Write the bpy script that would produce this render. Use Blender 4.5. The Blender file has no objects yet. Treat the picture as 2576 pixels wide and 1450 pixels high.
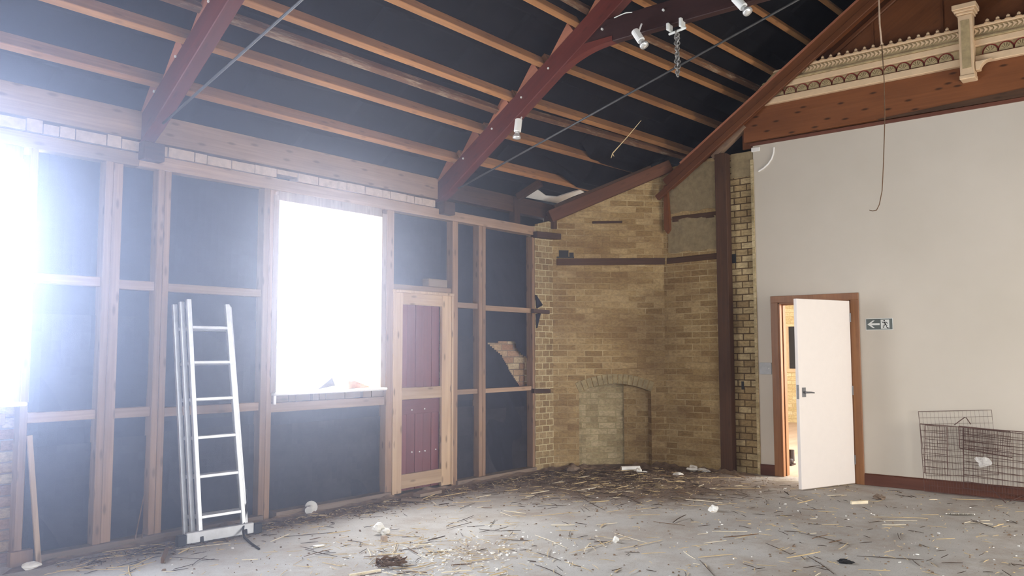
import bpy, bmesh, math, random
import numpy as np
from mathutils import Vector, Matrix

# ------------------------------------------------------------------ camera, world, light, exposure
SC = bpy.context.scene
COL = SC.collection
SC.view_settings.view_transform = 'Standard'
SC.view_settings.look = 'None'
SC.view_settings.gamma = 1.0
SC.view_settings.use_curve_mapping = False
SC.view_settings.exposure = 0.0

CAM = np.array([0.0, 0.0, 1.45])
CR = np.array([0.63700465, -0.77085834, -0.00157705])
CU = np.array([-0.05815498, -0.05009661, 0.99704981])
CF = np.array([0.76866317, 0.63503366, 0.07674103])
FPX = 2059.127
cam_data = bpy.data.cameras.new('camera')
cam_data.sensor_width = 36.0
cam_data.lens = FPX / 2576 * 36.0
cam_data.clip_start = 0.05
cam = bpy.data.objects.new('camera', cam_data)
COL.objects.link(cam)
M = Matrix(((CR[0], CU[0], -CF[0], CAM[0]), (CR[1], CU[1], -CF[1], CAM[1]), (CR[2], CU[2], -CF[2], CAM[2]), (0, 0, 0, 1)))
cam.matrix_world = M
SC.camera = cam

world = bpy.data.worlds.new('overcast_sky')
SC.world = world
world.use_nodes = True
wb = world.node_tree.nodes['Background']
wb.inputs[0].default_value = (0.80, 0.90, 1.0, 1)
wb.inputs[1].default_value = 6.0

YA, XB = 6.2114, 9.363           # room faces of the left wall and of the white end wall
YR, XK = -3.0, -3.6              # wall behind on the right, wall behind the camera


def daylight(name, loc, rot, sx, sy, watts, col):
    l = bpy.data.lights.new(name, 'AREA')
    l.shape = 'RECTANGLE'
    l.size, l.size_y = sx, sy
    l.energy = watts
    l.color = col
    o = bpy.data.objects.new(name, l)
    o.location = loc
    o.rotation_euler = rot
    COL.objects.link(o)
    return o


P = math.pi
SKY = (0.72, 0.86, 1.0)
WARM = (1.0, 0.95, 0.89)
daylight('daylight_near_window', (1.32, 6.66, 1.95), (-P / 2, 0, 0), 1.90, 1.9, 470, (0.66, 0.78, 1.0))
daylight('daylight_far_window', (4.95, 6.66, 1.95), (-P / 2, 0, 0), 2.0, 1.9, 310, (0.92, 0.95, 1.0))
for k, (x, w) in enumerate(((-1.6, 45), (1.2, 58), (3.9, 70))):
    daylight('daylight_opposite_window', (x, YR - 0.33, 1.9), (P / 2, 0, 0), 1.5, 2.0, w, WARM)
daylight('daylight_opposite_doorway', (7.3, YR - 0.33, 1.05), (P / 2, 0, 0), 1.5, 2.0, 235, WARM)
for y in (-0.6, 3.6):
    daylight('daylight_rear_window', (XK - 0.33, y, 2.0), (0, -P / 2, 0), 2.0, 1.5, 60, WARM)
daylight('daylight_passage', (12.0, 0.75, 1.7), (P / 2, 0, 0), 3.4, 1.9, 620, (1.0, 0.96, 0.90))

SC.cycles.max_bounces = 7
SC.cycles.diffuse_bounces = 4
SC.cycles.glossy_bounces = 3
SC.cycles.transmission_bounces = 4
SC.cycles.volume_bounces = 1
SC.cycles.transparent_max_bounces = 6
SC.cycles.caustics_reflective = False
SC.cycles.caustics_refractive = False
SC.cycles.sample_clamp_indirect = 6.0
SC.cycles.use_denoising = True
SC.cycles.use_adaptive_sampling = True
SC.cycles.adaptive_threshold = 0.05
SC.cycles.volume_step_rate = 2.0
SC.cycles.volume_max_steps = 48

rng = random.Random(11)

# ------------------------------------------------------------------ rays: a pixel of the photo to a point of a real plane


def ray(x, y):
    return CF + CR * (x - 1288) / FPX + CU * (725 - y) / FPX


def A(x, y, off=0.0):                 # left wall plane
    d = ray(x, y)
    return CAM + d * ((YA - off) / d[1])


def B(x, y, off=0.0):                 # white end wall plane
    d = ray(x, y)
    return CAM + d * ((XB - off) / d[0])


def PX(x, y, X0):
    d = ray(x, y)
    return CAM + d * (X0 / d[0])


def F(x, y, z=0.0):                   # floor
    d = ray(x, y)
    return CAM + d * ((z - 1.45) / d[2])


SL = 0.68                             # roof pitch (rise over run)
RIDGE = 1.6


def rp(y, off=0.0):                   # underside of the purlins
    return 3.27 + SL * (6.3 - y) + off


def RPX(x, y, off=0.0):
    d = ray(x, y)
    t = (3.27 + SL * 6.3 + off - 1.45) / (d[2] + SL * d[1])
    return CAM + d * t


C1 = np.array([8.25, 6.15, 0.0])      # the diagonal chimney breast in plan
C2 = np.array([9.33, 5.17, 0.0])
DU = (C2 - C1) / np.linalg.norm(C2 - C1)
DN = np.array([-0.672, -0.7405, 0.0])  # towards the room
DL = float(np.linalg.norm(C2 - C1))


def D(x, y, off=0.0):
    d = ray(x, y)
    return CAM + d * (((C1 + DN * off - CAM) @ DN) / (d @ DN))


# ------------------------------------------------------------------ materials


def srgb(r, g, b):
    return tuple((c / 255 / 12.92 if c / 255 <= 0.04045 else ((c / 255 + 0.055) / 1.055) ** 2.4) for c in (r, g, b)) + (1,)


class NT:
    def __init__(self, name):
        self.m = bpy.data.materials.new(name)
        self.m.use_nodes = True
        self.t = self.m.node_tree
        self.n = self.t.nodes
        self.b = self.n['Principled BSDF']
        self.uv = None

    def node(self, kind, **kw):
        x = self.n.new(kind)
        for k, v in kw.items():
            setattr(x, k, v)
        return x

    def link(self, a, b):
        self.t.links.new(a, b)

    def coords(self, scale=(1, 1, 1), kind='UV'):
        if self.uv is None:
            self.uv = self.node('ShaderNodeTexCoord')
        mp = self.node('ShaderNodeMapping')
        mp.inputs['Scale'].default_value = scale
        self.link(self.uv.outputs[kind], mp.inputs['Vector'])
        return mp.outputs[0]

    def noise(self, scale=(1, 1, 1), detail=4.0, rough=0.6, kind='UV', dist=0.0):
        x = self.node('ShaderNodeTexNoise')
        x.inputs['Scale'].default_value = 1.0
        x.inputs['Detail'].default_value = detail
        x.inputs['Roughness'].default_value = rough
        x.inputs['Distortion'].default_value = dist
        self.link(self.coords(scale, kind), x.inputs['Vector'])
        return x.outputs[0]

    def ramp(self, fac, stops):
        r = self.node('ShaderNodeValToRGB')
        e = r.color_ramp.elements
        while len(e) < len(stops):
            e.new(0.5)
        for k, (p, c) in enumerate(stops):
            e[k].position = p
            e[k].color = c if len(c) == 4 else tuple(c) + (1,)
        self.link(fac, r.inputs[0])
        return r.outputs[0]

    def mix(self, fac, a, b, mode='MIX'):
        x = self.node('ShaderNodeMix', data_type='RGBA', blend_type=mode)
        if isinstance(fac, (int, float)):
            x.inputs[0].default_value = fac
        else:
            self.link(fac, x.inputs[0])
        for s, v in ((6, a), (7, b)):
            if isinstance(v, tuple):
                x.inputs[s].default_value = v if len(v) == 4 else v + (1,)
            else:
                self.link(v, x.inputs[s])
        return x.outputs[2]

    def bump(self, h, strength=0.3, dist=0.01):
        x = self.node('ShaderNodeBump')
        x.inputs['Strength'].default_value = strength
        x.inputs['Distance'].default_value = dist
        self.link(h, x.inputs['Height'])
        self.link(x.outputs[0], self.b.inputs['Normal'])

    def finish(self, colour, rough=0.8, metal=0.0, spec=0.3):
        if isinstance(colour, tuple):
            self.b.inputs['Base Color'].default_value = colour
        else:
            self.link(colour, self.b.inputs['Base Color'])
        self.b.inputs['Roughness'].default_value = rough
        self.b.inputs['Metallic'].default_value = metal
        self.b.inputs['Specular IOR Level'].default_value = spec
        return self.m


W1 = (1, 1, 1, 1)


def plain(name, c, rough=0.6, metal=0.0, spec=0.3, var=0.15):
    t = NT(name)
    n = t.noise((14, 14, 14), 4, kind='Object')
    c2 = tuple(x * (1 - var * 2) for x in c[:3]) + (1,)
    return t.finish(t.ramp(n, [(0.3, c2), (0.65, c)]), rough, metal, spec)


def wood(name, c, dark, knots=0.5, rough=0.75, plaster=0.0, grain=1.0):
    """c pale grain, dark late grain and knots; UV u runs along the grain in metres"""
    t = NT(name)
    inf = t.node('ShaderNodeObjectInfo')
    g = t.noise((1.3, 42, 1), 5, 0.65, dist=0.6)
    big = t.noise((0.8, 4, 1), 3, 0.5)
    mid = tuple(0.5 * (a + b) for a, b in zip(c, dark))
    col = t.ramp(g, [(0.32, mid), (0.68, c)])
    col = t.mix(t.ramp(big, [(0.42, (0, 0, 0, 1)), (0.72, (0.75, 0.75, 0.75, 1))]), col, dark)
    if knots:
        v = t.node('ShaderNodeTexVoronoi')
        v.inputs['Scale'].default_value = 1.0
        v.inputs['Randomness'].default_value = 1.0
        v.voronoi_dimensions = '2D'
        t.link(t.coords((2.6, 8.0, 1)), v.inputs['Vector'])
        k = t.ramp(v.outputs['Distance'], [(0.05, (knots,) * 3), (0.13, (0, 0, 0))])
        col = t.mix(k, col, tuple(x * 0.35 for x in dark[:3]) + (1,))
    if plaster:
        pn = t.noise((3.0, 16, 1), 6, 0.7)
        col = t.mix(t.ramp(pn, [(0.60 - 0.1 * plaster, (0, 0, 0)), (0.72, (0.8, 0.8, 0.8))]), col, srgb(176, 160, 136))
    h = t.node('ShaderNodeHueSaturation')
    mr = t.node('ShaderNodeMapRange')
    mr.inputs['To Min'].default_value = 0.8
    mr.inputs['To Max'].default_value = 1.18
    t.link(inf.outputs['Random'], mr.inputs['Value'])
    t.link(mr.outputs[0], h.inputs['Value'])
    t.link(col, h.inputs['Color'])
    t.bump(g, 0.25 * grain, 0.004)
    return t.finish(h.outputs[0], rough, 0, 0.25)


def brick(name, cols, mortar, bw=0.225, bh=0.076, ms=0.011, soot=None, sootamt=0.5):
    """UV in metres; cols = three brick colours"""
    t = NT(name)
    b = t.node('ShaderNodeTexBrick')
    b.offset = 0.5
    b.inputs['Scale'].default_value = 1.0
    b.inputs['Brick Width'].default_value = bw
    b.inputs['Row Height'].default_value = bh
    b.inputs['Mortar Size'].default_value = ms * 0.55
    b.inputs['Mortar Smooth'].default_value = 0.25
    b.inputs['Bias'].default_value = 0.0
    b.inputs['Color1'].default_value = (0, 0, 0, 1)
    b.inputs['Color2'].default_value = (1, 1, 1, 1)
    b.inputs['Mortar'].default_value = (0.5, 0.5, 0.5, 1)
    base = t.coords((1, 1, 1))
    wob = t.node('ShaderNodeTexNoise')
    wob.inputs['Scale'].default_value = 3.0
    t.link(base, wob.inputs['Vector'])
    ad = t.node('ShaderNodeMix', data_type='VECTOR')
    ad.inputs[0].default_value = 0.012
    t.link(base, ad.inputs[4])
    t.link(wob.outputs['Color'], ad.inputs[5])
    t.link(ad.outputs[1], b.inputs['Vector'])
    per = t.ramp(b.outputs['Color'], [(0.0, cols[0]), (0.5, cols[1]), (1.0, cols[2])])
    n1 = t.noise((26, 40, 1), 5, 0.7)
    col = t.mix(t.ramp(n1, [(0.35, (0.55, 0.55, 0.55)), (0.65, (1.1, 1.1, 1.1))]), (0, 0, 0, 1), per)
    col = t.mix(0.75, per, col)
    nm = t.noise((0.9, 1.3, 1), 7, 0.75)
    mcol = t.mix(t.ramp(nm, [(0.38, (0, 0, 0)), (0.62, (1, 1, 1))]), mortar[0], mortar[1])
    col = t.mix(b.outputs['Fac'], col, mcol)
    if soot:
        s = t.noise((1.1, 2.6, 1), 6, 0.72)
        col = t.mix(t.ramp(s, [(0.45, (0, 0, 0)), (0.68, (sootamt,) * 3)]), col, soot)
        s2 = t.noise((7, 20, 1), 6, 0.75)
        col = t.mix(t.ramp(s2, [(0.52, (0, 0, 0)), (0.75, (sootamt,) * 3)]), col, tuple(x * 0.8 for x in soot[:3]) + (1,))
    inv = t.node('ShaderNodeMath', operation='SUBTRACT')
    inv.inputs[0].default_value = 1.0
    t.link(b.outputs['Fac'], inv.inputs[1])
    mm = t.node('ShaderNodeMath', operation='MULTIPLY_ADD')
    t.link(n1, mm.inputs[0])
    mm.inputs[1].default_value = 0.5
    t.link(inv.outputs[0], mm.inputs[2])
    t.bump(mm.outputs[0], 0.7, 0.012)
    return t.finish(col, 0.9, 0, 0.15)


def felt(name, c1, c2):
    t = NT(name)
    n = t.noise((2.2, 3.5, 1), 5, 0.65)
    f = t.noise((160, 160, 1), 2, 0.5)
    col = t.ramp(n, [(0.35, c1), (0.75, c2)])
    st = t.noise((9, 1.6, 1), 4, 0.6)
    col = t.mix(t.ramp(st, [(0.62, (0, 0, 0)), (0.8, (0.35, 0.35, 0.35))]), col, tuple(x * 2.6 for x in c2[:3]) + (1,))
    t.bump(f, 0.25, 0.003)
    return t.finish(col, 0.7, 0, 0.12)


def floor_mat():
    t = NT('worn_grey_floor')
    a = t.noise((0.7, 0.7, 1), 6, 0.7)
    col = t.ramp(a, [(0.35, srgb(166, 160, 153)), (0.7, srgb(192, 187, 180))])
    d = t.noise((1.6, 1.6, 1), 8, 0.75)
    col = t.mix(t.ramp(d, [(0.46, (0, 0, 0)), (0.66, (0.75, 0.75, 0.75))]), col, srgb(150, 134, 118))
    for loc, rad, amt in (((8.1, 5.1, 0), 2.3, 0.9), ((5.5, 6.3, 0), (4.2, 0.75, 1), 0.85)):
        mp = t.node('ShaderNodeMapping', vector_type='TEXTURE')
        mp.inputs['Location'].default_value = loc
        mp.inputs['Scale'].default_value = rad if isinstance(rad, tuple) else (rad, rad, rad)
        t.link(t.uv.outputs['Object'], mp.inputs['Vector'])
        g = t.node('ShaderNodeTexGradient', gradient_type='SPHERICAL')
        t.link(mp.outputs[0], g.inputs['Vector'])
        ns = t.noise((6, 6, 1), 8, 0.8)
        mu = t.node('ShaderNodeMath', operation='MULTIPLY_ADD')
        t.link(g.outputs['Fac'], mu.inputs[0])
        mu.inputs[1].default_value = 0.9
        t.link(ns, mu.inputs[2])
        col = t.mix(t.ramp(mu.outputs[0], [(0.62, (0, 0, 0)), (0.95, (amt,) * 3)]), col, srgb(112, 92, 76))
    fi = t.noise((90, 90, 1), 3, 0.6)
    col = t.mix(t.ramp(fi, [(0.55, (0, 0, 0)), (0.75, (0.5, 0.5, 0.5))]), col, srgb(80, 70, 60))
    lw = t.noise((18, 18, 1), 5, 0.7)
    col = t.mix(t.ramp(lw, [(0.66, (0, 0, 0)), (0.74, (0.7, 0.7, 0.7))]), col, srgb(170, 166, 156))
    t.bump(fi, 0.3, 0.004)
    return t.finish(col, 0.85, 0, 0.25)


MT = {}
MT['stud'] = wood('weathered_pine', srgb(164, 130, 100), srgb(112, 86, 66), 0.5)
MT['rail'] = wood('grey_pine', srgb(166, 136, 110), srgb(116, 92, 74), 0.35)
MT['new_pine'] = wood('fresh_pine', srgb(188, 160, 128), srgb(150, 120, 92), 0.6)
MT['purlin'] = wood('orange_pine', srgb(172, 122, 76), srgb(118, 78, 48), 0.35)
MT['old_batten'] = wood('plaster_stained_batten', srgb(120, 84, 56), srgb(70, 48, 36), 0.3, plaster=0.9)
MT['truss'] = wood('red_stained_timber', srgb(98, 44, 34), srgb(74, 32, 26), 0.35, rough=0.5)
MT['collar'] = wood('dark_red_stained_timber', srgb(60, 32, 27), srgb(42, 22, 19), 0.2, rough=0.55)
MT['cleat'] = wood('pale_red_timber', srgb(178, 116, 88), srgb(134, 82, 60), 0.2)
MT['gable'] = wood('brown_stained_pine', srgb(114, 68, 38), srgb(86, 48, 27), 0.25, rough=0.5)
MT['beam'] = wood('knotty_brown_pine', srgb(122, 74, 42), srgb(96, 55, 30), 0.95, rough=0.5)
MT['frame'] = wood('varnished_brown_frame', srgb(164, 114, 74), srgb(124, 80, 50), 0.1, rough=0.4)
MT['skirting'] = wood('dark_brown_skirting', srgb(104, 62, 46), srgb(76, 44, 34), 0.2, rough=0.5)
MT['charred'] = wood('dark_old_timber', srgb(88, 62, 44), srgb(48, 34, 26), 0.3)
MT['post'] = wood('dark_brown_post', srgb(84, 58, 42), srgb(54, 36, 26), 0.2)
MT['post2'] = wood('brown_trimmer_timber', srgb(112, 72, 50), srgb(76, 48, 34), 0.3)
MT['red_board'] = wood('red_painted_board', srgb(112, 54, 50), srgb(92, 42, 39), 0.1, rough=0.55)
MT['grey_bed'] = wood('grey_weathered_timber', srgb(150, 130, 112), srgb(104, 88, 74), 0.3)
MT['felt'] = felt('black_felt', (0.007, 0.008, 0.014, 1), (0.018, 0.019, 0.029, 1))
MT['felt_dusty'] = felt('dusty_felt', (0.012, 0.011, 0.015, 1), (0.034, 0.031, 0.036, 1))
MT['roof_felt'] = felt('roof_felt', (0.004, 0.0045, 0.006, 1), (0.011, 0.011, 0.013, 1))
MT['brick'] = brick('yellow_stock_brick', (srgb(150, 122, 80), srgb(170, 142, 97), srgb(190, 163, 118)),
                    (srgb(148, 122, 82), srgb(196, 174, 132)), soot=srgb(112, 82, 50), sootamt=0.6)
MT['brick_dark'] = brick('dark_jointed_brick', (srgb(156, 130, 90), srgb(178, 154, 112), srgb(198, 176, 134)),
                         (srgb(70, 52, 36), srgb(112, 90, 60)), bw=0.16, bh=0.078, ms=0.013, soot=srgb(80, 64, 42), sootamt=0.55)
MT['brick_pale'] = brick('pale_lined_brick', (srgb(140, 114, 78), srgb(158, 132, 92), srgb(174, 150, 110)),
                         (srgb(186, 168, 128), srgb(204, 188, 146)), bw=0.115, bh=0.076, soot=srgb(100, 82, 54), sootamt=0.4)
MT['brick_mixed'] = brick('pink_and_cream_brick', (srgb(150, 108, 84), srgb(176, 142, 110), srgb(206, 188, 150)),
                          (srgb(120, 104, 90), srgb(150, 134, 116)), soot=srgb(110, 92, 76), sootamt=0.3)
MT['brick_soot'] = brick('sooty_fireplace_brick', (srgb(178, 158, 118), srgb(194, 174, 134), srgb(210, 190, 150)),
                         (srgb(160, 146, 108), srgb(186, 172, 132)), soot=srgb(104, 86, 54), sootamt=0.5)
MT['brick_cream'] = brick('cream_brick', (srgb(206, 184, 136), srgb(222, 202, 156), srgb(232, 216, 176)),
                          (srgb(186, 160, 116), srgb(206, 182, 140)))
MT['voussoir'] = plain('arch_brick', srgb(168, 150, 112), 0.9, var=0.25)
MT['floor'] = floor_mat()
MT['passage_floor'] = wood('pale_wood_floor', srgb(214, 192, 172), srgb(186, 160, 138), 0.1)


def wall_paint():
    t = NT('cream_wall_paint')
    n = t.noise((0.8, 0.8, 1), 5, 0.6)
    col = t.ramp(n, [(0.3, srgb(188, 178, 163)), (0.7, srgb(197, 187, 173))])
    s = t.noise((7, 2.2, 1), 6, 0.7)
    col = t.mix(t.ramp(s, [(0.70, (0, 0, 0)), (0.80, (0.22, 0.22, 0.22))]), col, srgb(160, 150, 140))
    f = t.noise((120, 120, 1), 2, 0.5)
    t.bump(f, 0.08, 0.002)
    return t.finish(col, 0.8, 0, 0.25)


MT['paint'] = wall_paint()
MT['white_paint'] = plain('white_gloss_paint', srgb(232, 228, 222), 0.4, var=0.03)
MT['door_white'] = plain('white_door_paint', srgb(238, 228, 220), 0.45, var=0.01)
MT['plaster'] = plain('chalky_plaster', srgb(240, 236, 228), 0.9, var=0.05)
MT['cream'] = plain('cream_carving', srgb(214, 184, 148), 0.55, var=0.06)
MT['cream_green'] = plain('olive_tinted_carving', srgb(176, 154, 114), 0.6, var=0.18)
MT['line_red'] = plain('dark_red_line_paint', srgb(124, 44, 34), 0.5, var=0.05)
MT['alu'] = plain('worn_aluminium', (0.62, 0.63, 0.66, 1), 0.42, 0.6, 0.5, var=0.10)
MT['steel'] = plain('dull_steel', (0.30, 0.30, 0.31, 1), 0.45, 0.8, 0.5, var=0.15)
MT['iron'] = plain('dark_iron_rod', (0.055, 0.052, 0.052, 1), 0.6, 0.2, 0.4, var=0.2)
MT['wire'] = plain('rusty_dark_wire', srgb(104, 76, 70), 0.55, 0.2, 0.4, var=0.2)
MT['black'] = plain('black_rubber', (0.02, 0.02, 0.022, 1), 0.6, var=0.1)
MT['white_plastic'] = plain('white_plastic', srgb(236, 234, 230), 0.4, var=0.03)
MT['silver'] = plain('silvered_lamp_glass', (0.80, 0.80, 0.78, 1), 0.25, 0.6, 0.6, var=0.05)
MT['grey_plate'] = plain('grey_switch_plate', srgb(178, 178, 178), 0.5, var=0.1)
MT['sign_green'] = plain('faded_green_sign', srgb(92, 98, 94), 0.5, var=0.03)
MT['sign_white'] = plain('sign_white', srgb(214, 214, 208), 0.5, var=0.02)
MT['straw'] = plain('pale_straw', srgb(212, 186, 140), 0.75, var=0.15)
MT['straw_white'] = plain('bleached_straw', srgb(232, 218, 190), 0.75, var=0.1)
MT['twig'] = plain('brown_twig', srgb(112, 84, 60), 0.85, var=0.2)
MT['twig_dark'] = plain('dark_twig', srgb(72, 56, 44), 0.85, var=0.2)
MT['dirt'] = plain('brown_dirt', srgb(134, 112, 92), 0.95, var=0.25)
MT['brick_red'] = plain('broken_red_brick', srgb(196, 150, 116), 0.9, var=0.2)
MT['slate'] = plain('dark_slate', srgb(96, 90, 88), 0.7, var=0.15)
MT['dark_glass'] = plain('dark_window_glass', (0.015, 0.017, 0.022, 1), 0.15, 0, 0.5, var=0.05)
MT['rope'] = plain('grey_galvanised_chain', srgb(150, 146, 140), 0.5, 0.5, 0.4, var=0.2)
MT['cable_tan'] = plain('tan_cable', srgb(186, 160, 136), 0.6, var=0.1)
MT['course'] = plain('pale_worn_brick', srgb(186, 164, 144), 0.9, var=0.14)
MT['skim'] = plain('tan_plaster_skim', srgb(150, 132, 100), 0.95, var=0.16)
MT['leather'] = plain('dark_leather', srgb(52, 38, 32), 0.5, var=0.2)


def glassy():
    t = NT('clear_crinkled_plastic')
    n = t.noise((60, 60, 60), 4, 0.6, kind='Object')
    t.bump(n, 0.6, 0.01)
    t.b.inputs['Alpha'].default_value = 0.35
    return t.finish(srgb(240, 236, 230), 0.2, 0, 0.6)


MT['plastic_film'] = glassy()

# ------------------------------------------------------------------ mesh helpers


def V(p):
    return np.array([float(p[0]), float(p[1]), float(p[2])])


class MB:
    """collects solids in world space, builds ONE mesh object"""

    def __init__(self):
        self.v, self.f = [], []

    def add(self, vs, fs):
        o = len(self.v)
        self.v += [V(p) for p in vs]
        self.f += [tuple(i + o for i in f) for f in fs]
        return self

    def box(self, a, b):
        a, b = np.minimum(V(a), V(b)), np.maximum(V(a), V(b))
        c = [(a[0], a[1], a[2]), (b[0], a[1], a[2]), (b[0], b[1], a[2]), (a[0], b[1], a[2]),
             (a[0], a[1], b[2]), (b[0], a[1], b[2]), (b[0], b[1], b[2]), (a[0], b[1], b[2])]
        return self.add(c, [(0, 3, 2, 1), (4, 5, 6, 7), (0, 1, 5, 4), (1, 2, 6, 5), (2, 3, 7, 6), (3, 0, 4, 7)])

    def bar(self, p, q, w, h, side=None, anchor=(0.5, 0.5)):
        """square bar from p to q; side = direction of the width w; the height is perpendicular to both"""
        p, q = V(p), V(q)
        d = (q - p) / np.linalg.norm(q - p)
        s = np.array([0, 0, 1.0]) if side is None else V(side)
        s = s - d * (s @ d)
        s /= np.linalg.norm(s)
        u = np.cross(d, s)
        c = []
        for e in (p, q):
            for a, b in ((0, 0), (1, 0), (1, 1), (0, 1)):
                c.append(e + s * w * (a - anchor[0]) + u * h * (b - anchor[1]))
        return self.add(c, [(0, 3, 2, 1), (4, 5, 6, 7), (0, 1, 5, 4), (1, 2, 6, 5), (2, 3, 7, 6), (3, 0, 4, 7)])

    def prism(self, poly, vec):
        n = len(poly)
        a = [V(p) for p in poly]
        b = [p + V(vec) for p in a]
        return self.add(a + b, [tuple(range(n))[::-1], tuple(range(n, 2 * n))] + [(i, (i + 1) % n, n + (i + 1) % n, n + i) for i in range(n)])

    def tube(self, pts, r, n=8, cap=True):
        pts = [V(p) for p in pts]
        rs = r if isinstance(r, (list, tuple)) else [r] * len(pts)
        rings = []
        ref = None
        for k, p in enumerate(pts):
            d = pts[min(k + 1, len(pts) - 1)] - pts[max(k - 1, 0)]
            d = d / (np.linalg.norm(d) + 1e-12)
            if ref is None:
                ref = np.array([0, 0, 1.0]) if abs(d[2]) < 0.9 else np.array([1.0, 0, 0])
            a = ref - d * (ref @ d)
            a /= np.linalg.norm(a)
            ref = a
            b = np.cross(d, a)
            rings.append([p + (a * math.cos(t) + b * math.sin(t)) * rs[k] for t in [2 * P * i / n for i in range(n)]])
        vs = [x for g in rings for x in g]
        fs = []
        for k in range(len(pts) - 1):
            for i in range(n):
                j = (i + 1) % n
                fs.append((k * n + i, k * n + j, (k + 1) * n + j, (k + 1) * n + i))
        if cap:
            fs += [tuple(range(n))[::-1], tuple(range((len(pts) - 1) * n, len(pts) * n))]
        return self.add(vs, fs)

    def blob(self, c, r, seed=0, rough=0.25, nu=12, nv=8):
        rg = random.Random(seed)
        ph = [(rg.uniform(-3, 3), rg.uniform(-3, 3), rg.uniform(-3, 3), rg.uniform(0, 6)) for _ in range(6)]
        c = V(c)
        r = (r, r, r) if isinstance(r, (int, float)) else r
        vs = []
        for j in range(nv + 1):
            t = P * j / nv
            for i in range(nu):
                a = 2 * P * i / nu
                d = np.array([math.sin(t) * math.cos(a), math.sin(t) * math.sin(a), math.cos(t)])
                s = 1 + rough * sum(math.sin(d[0] * f[0] * 1.6 + d[1] * f[1] * 1.6 + d[2] * f[2] * 1.6 + f[3]) for f in ph) / 3
                vs.append(c + d * s * np.array(r))
        fs = []
        for j in range(nv):
            for i in range(nu):
                k = (i + 1) % nu
                fs.append((j * nu + i, (j + 1) * nu + i, (j + 1) * nu + k, j * nu + k))
        return self.add(vs, fs)

    def grid(self, fn, nu, nv, keep=None):
        vs = [fn(i / nu, j / nv) for j in range(nv + 1) for i in range(nu + 1)]
        fs = []
        for j in range(nv):
            for i in range(nu):
                if keep is None or keep((i + 0.5) / nu, (j + 0.5) / nv):
                    a = j * (nu + 1) + i
                    fs.append((a, a + 1, a + nu + 2, a + nu + 1))
        return self.add(vs, fs)

    def build(self, name, mat, parent=None, loc=None, grain=None, smooth=False, bevel=0.0, solid=0.0, recalc=True):
        vs = np.array(self.v)
        if parent is not None:
            o3 = V(parent.matrix_world.translation) if parent.parent is None else V(parent['_w'])
            base = V(parent['_w']) if '_w' in parent else o3
        if loc is None:
            lo, hi = vs.min(0), vs.max(0)
            loc = np.array([(lo[0] + hi[0]) / 2, (lo[1] + hi[1]) / 2, lo[2]])
        loc = V(loc)
        me = bpy.data.meshes.new(name)
        bm = bmesh.new()
        bv = [bm.verts.new(p - loc) for p in vs]
        for f in self.f:
            try:
                bm.faces.new([bv[i] for i in f])
            except ValueError:
                pass
        loose = [v for v in bm.verts if not v.link_faces]
        if loose:
            bmesh.ops.delete(bm, geom=loose, context='VERTS')
        if recalc:
            bmesh.ops.recalc_face_normals(bm, faces=bm.faces)
        uvl = bm.loops.layers.uv.new('UVMap')
        L = Vector(loc)
        g = None if grain is None else Vector(grain).normalized()
        bm.normal_update()
        seedu = (hash((round(loc[0], 2), round(loc[1], 2), round(loc[2], 2))) % 97) * 0.37 if g is not None else 0.0
        for f in bm.faces:
            n = f.normal
            if g is not None:
                t = g - n * g.dot(n)
                if t.length < 0.2:
                    t = n.orthogonal()
                t.normalize()
                b = n.cross(t)
                for lp in f.loops:
                    p = lp.vert.co
                    lp[uvl].uv = (p.dot(t) + seedu, p.dot(b) + seedu * 1.7)
            elif abs(n.z) > 0.7:
                for lp in f.loops:
                    p = lp.vert.co + L
                    lp[uvl].uv = (p.x, p.y)
            else:
                t = Vector((-n.y, n.x, 0)).normalized()
                for lp in f.loops:
                    p = lp.vert.co + L
                    lp[uvl].uv = (p.dot(t), p.z)
            f.smooth = smooth
        bm.to_mesh(me)
        bm.free()
        me.materials.append(MT[mat])
        o = bpy.data.objects.new(name, me)
        COL.objects.link(o)
        if parent is not None:
            o.parent = parent
            o.location = loc - base
        else:
            o.location = loc
        o['_w'] = [float(x) for x in loc]
        if bevel:
            b = o.modifiers.new('edge', 'BEVEL')
            b.width = bevel
            b.segments = 1
            b.limit_method = 'ANGLE'
        if solid:
            s = o.modifiers.new('thickness', 'SOLIDIFY')
            s.thickness = solid
            s.offset = 0
        return o


def tag(o, label, cat, group=None, kind=None):
    o['label'] = label
    o['category'] = cat
    if group:
        o['group'] = group
    if kind:
        o['kind'] = kind
    return o


def thing(name, loc, label, cat, group=None):
    o = bpy.data.objects.new(name, None)
    o.location = [float(x) for x in loc]
    o.empty_display_size = 0.1
    COL.objects.link(o)
    o['_w'] = [float(x) for x in loc]
    return tag(o, label, cat, group)


def struct(o):
    o['kind'] = 'structure'
    return o


GX, GY, GZ = (1, 0, 0), (0, 1, 0), (0, 0, 1)

# ------------------------------------------------------------------ the setting: floor, walls, roof
m = MB()
m.grid(lambda u, v: (XK - 0.3 + u * (9.42 - XK + 0.3), YR - 0.3 + v * (6.7 - YR + 0.3), 0.0), 40, 30)
struct(m.build('floor', 'floor', loc=(0, 0, 0)))

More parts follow.
